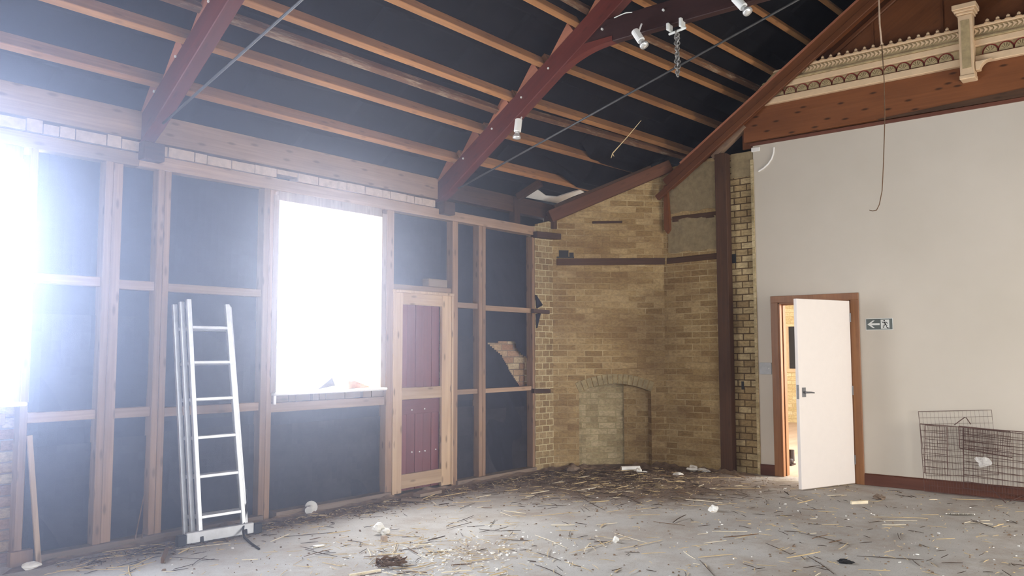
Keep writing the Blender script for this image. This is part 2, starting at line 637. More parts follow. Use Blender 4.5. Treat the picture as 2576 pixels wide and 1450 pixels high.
# left wall: brick behind the studs, with openings for the windows and the boarded door
WL = [(0.40, 2.30, 1.07, 2.92), (3.98, 5.92, 1.06, 2.92)]       # openings in the brick
ys, ye = 6.37, 6.62
m = MB()
xs = [XK - 0.3, WL[0][0], WL[0][1], WL[1][0], WL[1][1], 8.32]
for k in range(5):
    a, b = xs[k], xs[k + 1]
    if k in (1, 3):
        z0, z1 = WL[k // 2][2:]
        m.box((a, ys, 0), (b, ye, z0))
        m.box((a, ys, z1), (b, ye, 3.3))
    else:
        m.box((a, ys, 0), (b, ye, 3.3))
wall_left = struct(m.build('wall_left', 'brick_mixed'))

# black felt lining between the studs (one sheet per bay, the lower sheet lapped over the upper one)
YF = 6.315
tear = [A(*q, -0.1) for q in ((1219, 862), (1296, 860), (1301, 880), (1326, 903), (1327, 968), (1308, 972), (1290, 945), (1262, 895))]


def inpoly(x, z, poly):
    c = False
    n = len(poly)
    for i in range(n):
        (x1, z1), (x2, z2) = poly[i], poly[(i + 1) % n]
        if (z1 > z) != (z2 > z) and x < (x2 - x1) * (z - z1) / (z2 - z1) + x1:
            c = not c
    return c


tear2 = [(p[0], p[2]) for p in tear]


def felt_panel(x0, x1, z0, z1, y=YF, hole=None, seed=0):
    rg = random.Random(seed)
    ph = [rg.uniform(0, 6) for _ in range(4)]
    nu = max(6, int((x1 - x0) / 0.06))
    nv = max(6, int((z1 - z0) / 0.06))
    if hole:
        nu, nv = nu * 3, nv * 3

    def fn(u, v):
        x, z = x0 + u * (x1 - x0), z0 + v * (z1 - z0)
        e = min(1, 8 * u, 8 * (1 - u))
        b = 0.008 * e * (math.sin(x * 5 + ph[0] + z) + math.sin(z * 4.2 + ph[1] - x * 2) + 0.6 * math.sin(x * 11 + z * 7 + ph[2]))
        return (x, y - 0.006 + b, z)
    return fn, nu, nv, (lambda u, v: not inpoly(x0 + u * (x1 - x0), z0 + v * (z1 - z0), hole)) if hole else None


m = MB()
bays = [(2.30, 2.76, 0, 2.95), (2.76, 3.22, 0, 2.95), (3.22, 4.12, 0, 2.95), (4.12, 5.62, 0, 1.02), (5.50, 6.52, 2.08, 2.95),
        (6.5, 6.95, 0, 2.95), (6.95, 7.92, 0, 2.95)]
for k, (a, b, c, d) in enumerate(bays):
    m.grid(*felt_panel(a, b, c, d, hole=tear2 if k == 6 else None, seed=k))
struct(m.build('felt_lining', 'felt', wall_left, solid=0.003))
m = MB()
for k, (a, b, top) in enumerate(((2.30, 2.76, 0.78), (2.76, 3.22, 0.80), (3.22, 4.12, 0.82), (4.12, 5.62, 0.80), (6.5, 6.95, 0.83), (6.95, 7.9, 0.78))):
    m.grid(*felt_panel(a, b, 0.0, top, y=YF - 0.014, seed=40 + k))
for k, (a, b, top) in enumerate(((2.30, 2.76, 1.72), (2.76, 3.22, 1.72), (3.22, 4.12, 1.72), (6.5, 6.95, 1.62))):
    m.grid(*felt_panel(a, b, 0.9, top, y=YF - 0.008, seed=60 + k))
struct(m.build('lower_felt', 'felt_dusty', wall_left, solid=0.003))
# dark felt strip behind the plates under the eaves
m = MB()
m.box((XK, 6.34, 2.9), (8.3, 6.36, 3.34))
struct(m.build('eaves_felt', 'roof_felt', wall_left))
# single courses of brick over the plate and under the far sill
m = MB()
x = 2.98
k = 0
while x < 6.2:
    l = rng.choice((0.11, 0.225, 0.225))
    up = 0.0 if not (4.05 < x < 4.3) else 0.035
    m.box((x, 6.19 + rng.uniform(-0.006, 0.006), 2.995 + up), (min(x + l - 0.008, 6.2), 6.33, 3.07 + rng.uniform(-0.004, 0.004)))
    x += l
x = 1.95
while x < 2.85:
    l = rng.choice((0.11, 0.225))
    m.box((x, 6.2, 2.995), (x + l - 0.008, 6.33, 3.07 + rng.uniform(-0.01, 0.02)))
    x += l
struct(m.build('brick_course', 'course', wall_left))
m = MB()
x = 4.2
while x < 5.55:
    l = rng.choice((0.075, 0.11, 0.225, 0.225))
    m.box((x, 6.25 + rng.choice((0.0, 0.0, 0.03)), 1.0), (min(x + l - 0.01, 5.58), 6.36, 1.08))
    x += l
struct(m.build('sill_course', 'grey_bed', wall_left))

# white end wall with the doorway
DY0, DY1, DZ = 2.86, 3.705, 2.02
m = MB()
m.box((XB, YR - 0.3, 0), (XB + 0.16, DY0, 3.93))
m.box((XB, DY1, 0), (XB + 0.16, 3.955, 3.93))
m.box((XB, DY0, DZ), (XB + 0.16, DY1, 3.93))
wall_front = struct(m.build('wall_front', 'paint'))
# plaster scar in the top corner of the white wall
m = MB()
pts = []
for px, py in ((1947, 371), (1946, 385), (1941, 400), (1932, 413), (1920, 424), (1908, 431)):
    pts.append(B(px, py, 0.004))
m.tube(pts, 0.012, 6)
struct(m.build('plaster_ridge', 'white_paint', wall_front))
m = MB()
a, b = B(1889, 371, 0.012), B(1912, 380, 0.0)
m.box((a[0], a[1], a[2] - 0.005), (XB + 0.01, b[1], b[2]))
struct(m.build('plaster_nib', 'white_paint', wall_front, bevel=0.006))

# walls behind the camera, each with daylight openings
m = MB()
cuts = [(-1.6, 0.75), (1.2, 0.75), (3.9, 0.75), (7.3, 0.75)]
x = XK - 0.3
for c, hw in cuts:
    m.box((x, YR - 0.3, 0), (c - hw, YR, 3.3))
    if c < 7:
        m.box((c - hw, YR - 0.3, 0), (c + hw, YR, 0.9))
    m.box((c - hw, YR - 0.3, 2.9 if c < 7 else 2.05), (c + hw, YR, 3.3))
    x = c + hw
m.box((x, YR - 0.3, 0), (XB, YR, 3.3))
struct(m.build('wall_right', 'paint'))
m = MB()
y = YR
for c in (-0.6, 3.6):
    m.box((XK - 0.3, y, 0), (XK, c - 0.75, 3.3))
    m.box((XK - 0.3, c - 0.75, 0), (XK, c + 0.75, 1.0))
    m.box((XK - 0.3, c - 0.75, 3.0), (XK, c + 0.75, 3.3))
    y = c + 0.75
m.box((XK - 0.3, y, 0), (XK, 6.37, 3.3))
m.prism([(XK - 0.3, YR - 0.3, 3.3), (XK - 0.3, 6.5, 3.3), (XK - 0.3, RIDGE, rp(RIDGE) + 0.1)], (0.3, 0, 0))
struct(m.build('wall_back', 'paint'))

# roof felt on both slopes, sagging between the purlins near the corner chimney
OFF = 0.152                           # felt lies above the purlins


def bump1(t):
    return 0.0 if t <= 0 or t >= 1 else math.sin(P * t) ** 1.0


def felt_drop(x, y):
    d = 0.0
    if 7.35 < x < 9.75:
        e = min(1, max(0, 9.75 - x) / 0.5)
        w = min(1, max(0, x - 7.55) / 0.85) ** 1.5 * e
        w2 = min(1, max(0, x - 7.98) / 0.18) * e
        t = (5.895 - y) / (5.895 - 5.57)
        if 0 < t < 1:
            d = max(d, 0.20 * w * min(1, t * 16) * (1 - t ** 3) ** 0.7)
        t = (5.535 - y) / (5.535 - 5.33)
        if 0 < t < 1:
            d = max(d, 0.18 * w2 * min(1, t * 12) * (1 - t ** 3) ** 0.7)
    d += 0.010 * (1 + math.sin(x * 3.1 + y * 9)) * 0.5
    d -= 0.014 * ((x * 0.93 + 0.3 * math.floor((y + 0.2) / 0.4)) % 1.0)
    return d


def roof_left(u, v):
    x = XK - 0.3 + u * (10.45 - XK + 0.3)
    y = 6.75 + v * (RIDGE - 6.75)
    return (x, y, rp(y, OFF) - felt_drop(x, y) - (0.0 if v < 1 else 0.0))


m = MB()
m.grid(roof_left, 280, 300)
ceiling = struct(m.build('ceiling', 'roof_felt', loc=(0, 0, 0), solid=0.004))
m = MB()
m.add([(XK - 0.3, RIDGE, rp(RIDGE, OFF)), (10.45, RIDGE, rp(RIDGE, OFF)), (10.45, YR - 0.5, rp(2 * RIDGE - YR + 0.5, OFF)), (XK - 0.3, YR - 0.5, rp(2 * RIDGE - YR + 0.5, OFF))], [(0, 1, 2, 3)])
struct(m.build('felt_slope', 'roof_felt', ceiling, solid=0.01))
# outer gable beyond the partition
m = MB()
m.prism([(10.4, 6.6, 2.72), (10.4, YR - 0.5, 2.72), (10.4, YR - 0.5, rp(6.7) + 0.17), (10.4, RIDGE, rp(RIDGE) + 0.17), (10.4, 6.6, rp(6.6) + 0.1)], (0.05, 0, 0))
struct(m.build('wall_gable', 'roof_felt'))

# corner chimney: one brick skin of three faces with a real arched recess in the diagonal one


def rfz(y, d=0.0):
    return rp(y) - 0.02 + d


m = MB()
TH = 0.25
q0 = np.array([7.955, 6.205, 0.0])
z_a = 3.05
U0, U1, ZS, ZC = 0.325, 1.262, 0.93, 1.035


def dp(u, z, dep=0.0):
    p = C1 + DU * u - DN * dep
    return (p[0], p[1], z)


def topz(u):
    return 3.16 + 0.415 * u + 0.05     # under the trimmer beam


# main face in strips round the arch
NS = 20
arch = []
for i in range(NS + 1):
    s = i / NS
    u = U0 + (U1 - U0) * s
    arch.append((u, ZS + (ZC - ZS) * (1 - (2 * s - 1) ** 2)))
m.add([dp(0, 0), dp(U0, 0), dp(U0, topz(U0)), dp(0, topz(0))], [(0, 1, 2, 3)])
m.add([dp(U1, 0), dp(DL, 0), dp(DL, topz(DL)), dp(U1, topz(U1))], [(0, 1, 2, 3)])
for i in range(NS):
    (ua, za), (ub, zb) = arch[i], arch[i + 1]
    m.add([dp(ua, za), dp(ub, zb), dp(ub, topz(ub)), dp(ua, topz(ua))], [(0, 1, 2, 3)])
    m.add([dp(ua, za), dp(ub, zb), dp(ub, zb, TH), dp(ua, za, TH)], [(0, 1, 2, 3)])
m.add([dp(U0, 0), dp(U0, ZS), dp(U0, ZS, TH), dp(U0, 0, TH)], [(0, 1, 2, 3)])
m.add([dp(U1, 0), dp(U1, ZS), dp(U1, ZS, TH), dp(U1, 0, TH)], [(0, 1, 2, 3)])
# face parallel to the end wall
m.add([(9.33, 5.17, 0), (9.33, 4.30, 0), (9.33, 4.30, 3.86), (9.33, 5.17, 3.80)], [(0, 1, 2, 3)])
m.add([(9.33, 5.17, 3.80), (9.33, 4.30, 3.86), (9.7, 4.30, 3.86), (9.7, 5.17, 3.80)], [(0, 1, 2, 3)])
wall_corner = struct(m.build('wall_corner', 'brick', recalc=False))
m = MB()
m.add([q0, C1, C1 + np.array([0, 0, 3.1]), q0 + np.array([0, 0, 3.02])], [(0, 1, 2, 3)])
m.box((7.95, 6.22, 0), (8.25, 6.62, 3.0))
struct(m.build('quoin_face', 'brick_pale', wall_corner))
m = MB()
for z0, z1 in ((2.70, 3.12), (3.21, 3.80)):
    m.grid(lambda u, v: (9.322 + 0.004 * math.sin(u * 9 + v * 7), 5.10 - u * 0.70, z0 + v * (z1 - z0) + 0.012 * math.sin(u * 14 + z0)), 10, 8)
struct(m.build('plaster_skim', 'skim', wall_corner, solid=0.006))
m = MB()
m.box((9.375, 3.95, 0), (9.5, 4.32, 3.86))
struct(m.build('return_strip', 'brick_dark', wall_corner))
m = MB()
m.box((9.366, 3.96, 3.56), (9.378, 4.24, 3.86))
struct(m.build('strip_skim', 'skim', wall_corner))
m = MB()
m.box((9.345, 3.952, 0), (9.38, 3.985, 3.75))
struct(m.build('plaster_edge', 'brick_soot', wall_corner))

# blocked fireplace in the diagonal face: arch ring of separate voussoirs and the bricked-up back
fp = thing('fireplace', dp((U0 + U1) / 2, 0), 'arched brick fireplace recess, bricked up, in the corner chimney', 'fireplace')
m = MB()
pb = []
for i in range(13):
    s = i / 12
    u = U0 - 0.02 + (U1 - U0 + 0.04) * s
    pb.append((u, 0.245 - 0.13 * math.sin(P * s) * 0 - 0.09 * max(0, (s - 0.62) / 0.38)))
for i in range(12):
    (ua, da), (ub, db) = pb[i], pb[i + 1]
    m.add([dp(ua, 0, da), dp(ub, 0, db), dp(ub, 1.1, db), dp(ua, 1.1, da)], [(0, 1, 2, 3)])
m.build('back', 'brick_soot', fp)
m = MB()
m.add([dp(0.96, 0, 0.20), dp(1.275, 0, 0.13), dp(1.275, 1.1, 0.13), dp(0.96, 1.1, 0.20)], [(0, 1, 2, 3)])
m.build('shaded_soot_patch', 'brick', fp)  # darker bricks: soot plus shade put into the colour
m = MB()
NV = 15
for i in range(NV):
    s0, s1 = (i + 0.06) / NV, (i + 0.94) / NV

    def ap(s, r):
        u = U0 + (U1 - U0) * s
        z = ZS + (ZC - ZS) * (1 - (2 * s - 1) ** 2)
        sl = -4 * (ZC - ZS) * (2 * s - 1) / (U1 - U0)
        nn = math.hypot(1, sl)
        return (u - sl / nn * r, z + r / nn)
    ring = [ap(s0, 0.0), ap(s1, 0.0), ap(s1, 0.125), ap(s0, 0.125)]
    pr = 0.004 + rng.uniform(0, 0.005)
    m.prism([dp(u, z, -pr) for u, z in ring], tuple(-DN * (0.02 + pr)))
m.build('arch', 'voussoir', fp, bevel=0.004)

# timbers let into the chimney brickwork


def bond(name, pts, h, mat, label, out=0.012, depth=0.05):
    """flat timber along the chimney: pts are world points of its lower front edge"""
    a, b = V(pts[0]), V(pts[1])
    d = (b - a) / np.linalg.norm(b - a)
    nrm = np.cross(d, (0, 0, 1.0))
    if nrm @ (CAM - a) < 0:
        nrm = -nrm
    m = MB()
    m.prism([a + nrm * out, b + nrm * out, b + nrm * out + (0, 0, h), a + nrm * out + (0, 0, h)], -nrm * depth)
    return tag(m.build(name, mat, grain=tuple(d), bevel=0.003), label, 'timber')


bond('bonding_timber', (D(1400, 668), D(1675, 666)), 0.085, 'charred', 'dark decayed timber set flat in the diagonal chimney brickwork')
bond('bonding_timber', (B(1678, 665, .03), B(1806, 652, .03)), 0.075, 'charred', 'dark timber set in brick beside the brown post, lower of two')
bond('bonding_timber', (B(1692, 560, .03), B(1804, 547, .03)), 0.075, 'charred', 'dark timber set in brick beside the brown post, upper of two')
bond('bonding_timber', (D(1490, 563), D(1565, 562)), 0.03, 'charred', 'thin broken timber set high in the diagonal chimney face')
bond('bonding_timber', (A(1341, 788, 0.02), A(1402, 792, 0.05)), 0.05, 'charred', 'short timber end let into the pale quoin at head height')
bond('bonding_timber', (A(1342, 990, 0.02), A(1400, 990, 0.05)), 0.055, 'charred', 'short timber end let into the pale quoin at sill height')
bond('bonding_timber', (A(1345, 598, 0.03), A(1405, 604, 0.10)), 0.075, 'charred', 'dark timber end under the wall plate beside the chimney', 0.05, 0.12)
m = MB()
for q in (((1406, 630), (1430, 647)), ((1432, 636), (1443, 648)), ((1400, 646), (1444, 650))):
    a, b = D(*q[0]), D(*q[1])
    m.prism([a + DN * 0.004, (b[0] + DN[0] * .004, b[1] + DN[1] * .004, a[2]), b + DN * 0.004, (a[0] + DN[0] * .004, a[1] + DN[1] * .004, b[2])], tuple(-DN * 0.05))
struct(m.build('socket_hole_shade', 'black', wall_corner))  # flat black pieces painted as the shade inside the sockets
m = MB()
for q in (((1842, 960), (1848, 976)), ((1864, 960), (1871, 981)), ((1836, 640), (1851, 662))):
    a, b = B(*q[0], .0), B(*q[1], .0)
    m.box((9.372, a[1], a[2]), (9.39, b[1], b[2]))
struct(m.build('missing_brick_shade', 'black', wall_corner))  # black slabs stand for the shade where bricks are gone

m = MB()
m.box((9.24, 4.25, 0), (9.36, 4.40, 3.86))
tag(m.build('corner_post', 'post', grain=GZ, bevel=0.006), 'tall dark brown post between the chimney and the dark-jointed brick strip', 'post')
m = MB()
a, b = B(1672, 468, 0.06), B(1688, 588, 0.06)
m.prism([(9.27, a[1], a[2]), (9.27, b[1] + 0.03, a[2]), (9.27, b[1], b[2] + 0.05), (9.27, b[1] + 0.04, b[2]), (9.27, a[1], b[2] + 0.06)], (0.05, 0, 0))
tag(m.build('hanging_batten', 'beam', grain=GZ), 'short orange-brown batten hanging on the chimney corner below the rafter end', 'batten')

# ------------------------------------------------------------------ left wall timbers


def stud(px0, px1, row, label, name='wall_stud', z0=0.0, z1=2.885, dy=0.0, mat='stud', depth=0.10):
    a, b = A(px0, row)[0], A(px1, row)[0]
    m = MB()
    m.box((a, YA + dy, z0), (b, YA + depth, z1))
    o = m.build(name, mat, grain=GZ, bevel=0.004)
    return tag(o, label, 'stud', 'upright studs of the boarded-out wall')


stud(49, 69, 1061, 'upright stud against the brick edge of the near window')
stud(238, 257.3, 1200, 'outer stud of the nailed pair left of the ladder, on the near window side', dy=-0.004)
stud(259.6, 285.5, 1200, 'wide inner stud of the nailed pair between near window and ladder', dy=0.012)
stud(376, 392, 1200, 'first stud of the close pair just behind the ladder side')
stud(394.2, 410.6, 1200, 'second stud of the close pair, nearest the ladder', dy=0.008)
stud(650.5, 665, 1200, 'stud of the pair at the far window edge, on the ladder side', z1=2.885)
stud(666.6, 680, 1200, 'stud of the pair carrying the far window frame', dy=0.006)
stud(969.5, 987, 1129, 'stud between the far window and the red boarded door')
stud(1137, 1151, 1129, 'stud on the chimney side of the red boarded door', z1=2.885)
stud(1204.7, 1213.3, 1129, 'thin stud of the pair beside the torn felt, on the door side')
stud(1214.8, 1223, 1129, 'pale thin stud of the pair beside the torn felt', dy=0.006)
stud(1341, 1348, 1129, 'last stud, standing against the chimney quoin', z1=2.86)


def rail(x0, x1, z0, z1, label, mat='rail', y0=YA + 0.02, y1=YA + 0.1, name='wall_rail', cat='rail', tilt=0.0):
    m = MB()
    m.add([(x0, y0, z0), (x1, y0, z0 + tilt), (x1, y1, z0 + tilt), (x0, y1, z0), (x0, y0, z1), (x1, y0, z1 + tilt), (x1, y1, z1 + tilt), (x0, y1, z1)],
          [(0, 3, 2, 1), (4, 5, 6, 7), (0, 1, 5, 4), (1, 2, 6, 5), (2, 3, 7, 6), (3, 0, 4, 7)])
    o = m.build(name, mat, grain=GX, bevel=0.003)
    return tag(o, label, cat, 'horizontal rails between the studs' if cat == 'rail' else None)


X0, X1, X1b, X2, X2b, X3, X3b = A(69, 1061)[0], A(238, 1200)[0], A(285.5, 1200)[0], A(376, 1200)[0], A(410.6, 1200)[0], A(650.5, 1200)[0], A(680, 1200)[0]
X4, X4b, X5, X5b, X6, X6b, X7 = A(969.5, 1129)[0], A(987, 1129)[0], A(1137, 1129)[0], A(1151, 1129)[0], A(1204.7, 1129)[0], A(1223, 1129)[0], A(1341, 1129)[0]
rail(X0, X1, 1.935, 2.005, 'upper rail between the near window and the first stud pair')
rail(X1b, X2, 1.925, 1.995, 'short upper rail between the two stud pairs')
rail(X2b, X3, 1.925, 1.99, 'upper rail just above the ladder top')
rail(X5b, X6, 1.93, 1.99, 'short upper rail next to the red boarded door')
rail(X6b, X7, 1.915, 1.975, 'upper rail above the torn felt beside the chimney')
rail(0.3, X0 - 0.13, 0.955, 1.03, 'rail under the near window sill')
rail(X0, X1, 0.955, 1.025, 'lower rail between the near window and the first stud pair')
rail(X1b, X2, 0.95, 1.025, 'short lower rail between the two stud pairs')
rail(X2b, X3, 0.94, 1.01, 'lower rail passing behind the ladder')
rail(X3b, X4, 0.915, 0.995, 'long lower rail under the far window sill')
rail(X5b, X6, 0.97, 1.025, 'short lower rail next to the red boarded door')
rail(X6b, X7, 0.97, 1.02, 'lower rail below the torn felt beside the chimney')
rail(X4b, X5 - 0.0, 2.075, 2.135, 'lintel rail over the red boarded door')
rail(XK, 2.98, 2.88, 2.985, 'long top plate over the near window', name='wall_plate', cat='plate', y0=YA - 0.005, y1=YA + 0.12, mat='rail')
rail(2.98, 8.3, 2.885, 2.99, 'long top plate over the far window and the boarded door', name='wall_plate', cat='plate', y0=YA - 0.005, y1=YA + 0.12, mat='rail')
rail(XK, 6.28, 3.10, 3.325, 'rough upper wall plate at the eaves above the windows', name='wall_plate', cat='plate', y0=YA + 0.02, y1=YA + 0.15, mat='stud')
rail(6.42, 8.75, 3.13, 3.325, 'decayed upper wall plate at the eaves towards the chimney', name='wall_plate', cat='plate', y0=YA + 0.02, y1=YA + 0.15, mat='charred')
rail(2.35, 4.14, 0.0, 0.05, 'sole plate under the studs behind the ladder', name='sole_plate', cat='plate', y0=YA - 0.03, y1=YA + 0.1, mat='grey_bed')
rail(4.27, 5.60, 0.0, 0.055, 'sole plate below the far window', name='sole_plate', cat='plate', y0=YA - 0.03, y1=YA + 0.1, mat='grey_bed')
rail(6.56, 7.95, 0.0, 0.045, 'sole plate between the red boarded door and the chimney', name='sole_plate', cat='plate', y0=YA - 0.03, y1=YA + 0.1, mat='grey_bed')
m = MB()
a, b = A(1077, 701), A(1124, 723)
m.box((a[0], YA - 0.012, 2.136), (b[0] + 0.0, YA + 0.09, 2.136 + 0.085))
tag(m.build('loose_brick', 'grey_bed', bevel=0.006), 'pale grey brick lying on the lintel rail over the red door', 'brick')
m = MB()
m.bar(A(1360, 460, 0.35), A(1303, 497, 0.05), 0.08, 0.07)
m.box((A(1301, 500)[0] - 0.05, YA + 0.0, 2.99), (A(1301, 500)[0] + 0.06, YA + 0.08, 3.3))
tag(m.build('eaves_strut', 'charred', grain=(0, -1, 0.6)), 'dark short strut from the top plate to the first purlin near the chimney', 'strut')
m = MB()
m.box((8.22, YA - 0.10, 2.99), (8.38, YA + 0.05, 3.16))
tag(m.build('corner_block', 'charred', grain=GZ), 'dark timber block on the wall plate end against the chimney', 'block')

# bits of torn felt by the end stud
m = MB()
s = [A(*q, 0.03) for q in ((1349, 742), (1366, 768), (1352, 776))]
m.prism(s, (0, 0.02, 0))
s = [A(*q, 0.03) for q in ((1350, 790), (1361, 788), (1352, 826))]
m.prism(s, (0, 0.02, 0))
struct(m.build('felt_scrap', 'felt', wall_left))

# windows: bare lining frames and painted sills, nothing left in the openings
def window(n, x0, x1, z0, z1, sill_l, sill_r):
    m = MB()
    m.box((x0 - 0.06, YA - 0.004, z0), (x0, YA + 0.13, z1 + 0.04))
    m.box((x1, YA + 0.012, z0), (x1 + 0.10, YA + 0.13, z1 + 0.04))
    m.box((x0, YA + 0.012, z1), (x1, YA + 0.13, z1 + 0.09))
    w = struct(m.build('window_%d' % n, 'grey_bed', grain=GZ, bevel=0.003))
    m = MB()
    m.box((x0 - 0.012, YA - 0.012, z0 + 0.0), (x0 + 0.004, YA + 0.14, z1))
    m.box((x0 - 0.03, YA - 0.016, z0 - 0.10), (x0 - 0.008, YA + 0.005, z0))
    m.build('lining', 'white_paint', w)
    m = MB()
    m.box((sill_l, YA - 0.05, z0 - 0.022), (sill_r, 6.60, z0 + 0.006))
    m.build('sill', 'white_paint', w, bevel=0.008)
    return w


window(1, 0.55, A(48, 700)[0], 1.10, 2.79, 0.40, A(70, 1015, 0.05)[0])
window(2, 4.262, 5.478, 1.085, 2.80, A(692, 985, 0.05)[0], A(976, 966, 0.05)[0])

# red boarded door in its pale frame
m = MB()
dx0, dx1 = A(985, 1129)[0], A(1138, 1129)[0]
m.box((dx0, YA - 0.015, 0.0), (dx0 + 0.03, YA + 0.10, 2.06))
m.box((dx1 - 0.028, YA - 0.015, 0.02), (dx1, YA + 0.10, 2.05))
m.box((dx0 - 0.005, YA - 0.022, 2.05), (dx1, YA + 0.10, 2.078))
door2 = struct(m.build('door_2', 'new_pine', grain=GZ, bevel=0.003))
sx0, sx1 = A(1010, 1129)[0], A(1110, 1129)[0]
m = MB()
m.box((dx0 + 0.03, YA - 0.005, 0.02), (sx0, YA + 0.03, 2.05))
m.build('stile', 'new_pine', door2, grain=GZ, bevel=0.003)
m = MB()
m.box((sx1, YA - 0.005, 0.02), (dx1 - 0.028, YA + 0.03, 2.05))
m.build('stile', 'new_pine', door2, grain=GZ, bevel=0.003)
for z0, z1 in ((1.93, 2.05), (0.955, 1.075), (0.06, 0.20)):
    m = MB()
    m.box((sx0, YA - 0.003, z0), (sx1, YA + 0.03, z1))
    m.build('door_rail', 'new_pine', door2, grain=GX, bevel=0.003)
nb = 5
for k in range(nb):
    a = sx0 - 0.01 + (sx1 - sx0 + 0.02) * k / nb
    b = sx0 - 0.01 + (sx1 - sx0 + 0.02) * (k + 1) / nb
    m = MB()
    m.box((a + 0.003, YA + 0.045 + (0.004 if k % 2 else 0), 0.03), (b - 0.001, YA + 0.07, 2.02))
    m.build('board', 'red_board', door2, grain=GZ, bevel=0.002)
m = MB()
m.box((sx0, YA + 0.028, 0.80), (sx1, YA + 0.047, 0.95))
m.build('ledge', 'red_board', door2, grain=GX, bevel=0.003)
m = MB()
for px, py in ((1036, 1032), (1068, 1029), (1036, 1138), (1055, 1137), (1069, 1135), (1096, 1131)):
    p = A(px, py, -0.028 if py < 1100 else -0.045)
    m.blob((p[0], p[1], p[2]), 0.008, 1, 0.0, 8, 6)
m.build('nail', 'white_plastic', door2)

# ------------------------------------------------------------------ the doorway in the white wall
m = MB()
for yy in ((DY0 - 0.075, DY0 + 0.012), (DY1 - 0.012, DY1 + 0.075)):
    m.box((XB - 0.018, yy[0], 0), (XB + 0.002, yy[1], DZ - 0.012))
m.box((XB - 0.0185, DY0 - 0.075, DZ - 0.012), (XB + 0.002, DY1 + 0.075, DZ + 0.065))
for y0, y1 in ((DY0, DY0 + 0.03), (DY1 - 0.03, DY1)):
    m.box((XB - 0.01, y0, 0), (XB + 0.17, y1, DZ))
m.box((XB - 0.01, DY0, DZ - 0.03), (XB + 0.17, DY1, DZ))
for y0, y1 in ((DY0 + 0.03, DY0 + 0.042), (DY1 - 0.042, DY1 - 0.03)):
    m.box((XB + 0.06, y0, 0), (XB + 0.10, y1, DZ - 0.03))
m.box((XB + 0.06, DY0 + 0.03, DZ - 0.042), (XB + 0.10, DY1 - 0.03, DZ - 0.03))
door1 = struct(m.build('door_1', 'frame', grain=GZ, bevel=0.003))
h0 = np.array([XB - 0.02, DY0 + 0.02, 0.012])
h1 = np.array([8.545, 3.172, 0.012])
hd = (h1 - h0) / np.linalg.norm(h1 - h0)
hn = np.array([hd[1], -hd[0], 0.0])
if hn @ (CAM - h0) < 0:
    hn = -hn
LW = float(np.linalg.norm(h1 - h0))
m = MB()
m.prism([h0, h0 + hd * LW, h0 + hd * LW + (0, 0, 1.985), h0 + (0, 0, 1.985)], -hn * 0.042)
leaf = m.build('leaf', 'door_white', door1, bevel=0.003)
hz = 1.0
c = h0 + hd * (LW - 0.07) + (0, 0, hz)
m = MB()
m.prism([c + hd * 0.025 + (0, 0, -0.05), c - hd * 0.025 + (0, 0, -0.05), c - hd * 0.025 + (0, 0, 0.05), c + hd * 0.025 + (0, 0, 0.05)], hn * 0.008)
m.tube([c + hn * 0.005, c + hn * 0.05], 0.010, 8)
m.tube([c + hn * 0.048, c + hn * 0.05 - hd * 0.05, c + hn * 0.045 - hd * 0.11 + (0, 0, -0.006)], [0.010, 0.009, 0.007], 8)
m.build('handle', 'steel', leaf)
m = MB()
m.prism([h0 + hd * (LW + 0.001) + (0, 0, 0.93), h0 + hd * (LW + 0.001) + (0, 0, 1.08), h0 + hd * (LW + 0.001) - hn * 0.03 + (0, 0, 1.08), h0 + hd * (LW + 0.001) - hn * 0.03 + (0, 0, 0.93)], hd * 0.002)
m.build('lock_plate', 'steel', leaf)
m = MB()
for z in (0.25, 1.0, 1.8):
    m.tube([h0 + hn * 0.006 + (0, 0, z - 0.05), h0 + hn * 0.006 + (0, 0, z + 0.05)], 0.007, 8)
m.build('hinge', 'steel', leaf)

m = MB()
m.box((XB - 0.018, YR, 0), (XB, DY0 - 0.075, 0.118))
m.box((XB - 0.012, YR, 0.118), (XB, DY0 - 0.075, 0.126))
struct(m.build('baseboard_front', 'skirting', grain=GY, bevel=0.004))
m = MB()
m.box((XB - 0.018, DY1 + 0.075, 0), (XB, 3.955, 0.125))
struct(m.build('baseboard_corner', 'skirting', grain=GY, bevel=0.004))

# passage beyond the door
BW = 16.5
m = MB()
m.box((9.42, 0.4, -0.02), (BW, 7.2, 0.0))
struct(m.build('floor_passage', 'passage_floor', grain=GX))
m = MB()
wy0, wy1, wz0, wz1 = 5.3, 6.42, 1.02, 1.98
wa = PX(1986, 822, BW)
wb_ = PX(1986, 928, BW)
wy1, wz1, wz0 = wa[1] + 0.09, wa[2], wb_[2]
m.box((BW, 0.4, 0), (BW + 0.2, wy0, 2.7))
m.box((BW, wy1, 0), (BW + 0.2, 7.2, 2.7))
m.box((BW, wy0, 0), (BW + 0.2, wy1, wz0))
m.box((BW, wy0, wz1), (BW + 0.2, wy1, 2.7))
struct(m.build('wall_passage', 'brick_cream'))
m = MB()
m.box((9.55, 7.0, 0), (BW + 0.2, 7.2, 2.7))
m.box((9.55, 0.2, 0), (10.2, 0.4, 2.7))
m.box((13.8, 0.2, 0), (BW + 0.2, 0.4, 2.7))
m.box((10.2, 0.2, 0), (13.8, 0.4, 0.7))
struct(m.build('wall_side', 'paint'))
m = MB()
m.box((9.53, 0.2, 2.62), (BW + 0.2, 7.2, 2.72))
struct(m.build('ceiling_passage', 'white_paint'))
m = MB()
m.box((BW - 0.02, wy0 - 0.06, wz0 - 0.07), (BW + 0.04, wy1 + 0.06, wz0))
m.box((BW - 0.01, wy1 - 0.05, wz0), (BW + 0.06, wy1, wz1))
w3 = struct(m.build('window_3', 'cream'))
m = MB()
m.box((BW + 0.05, wy0, wz0), (BW + 0.06, wy1 - 0.05, wz1))
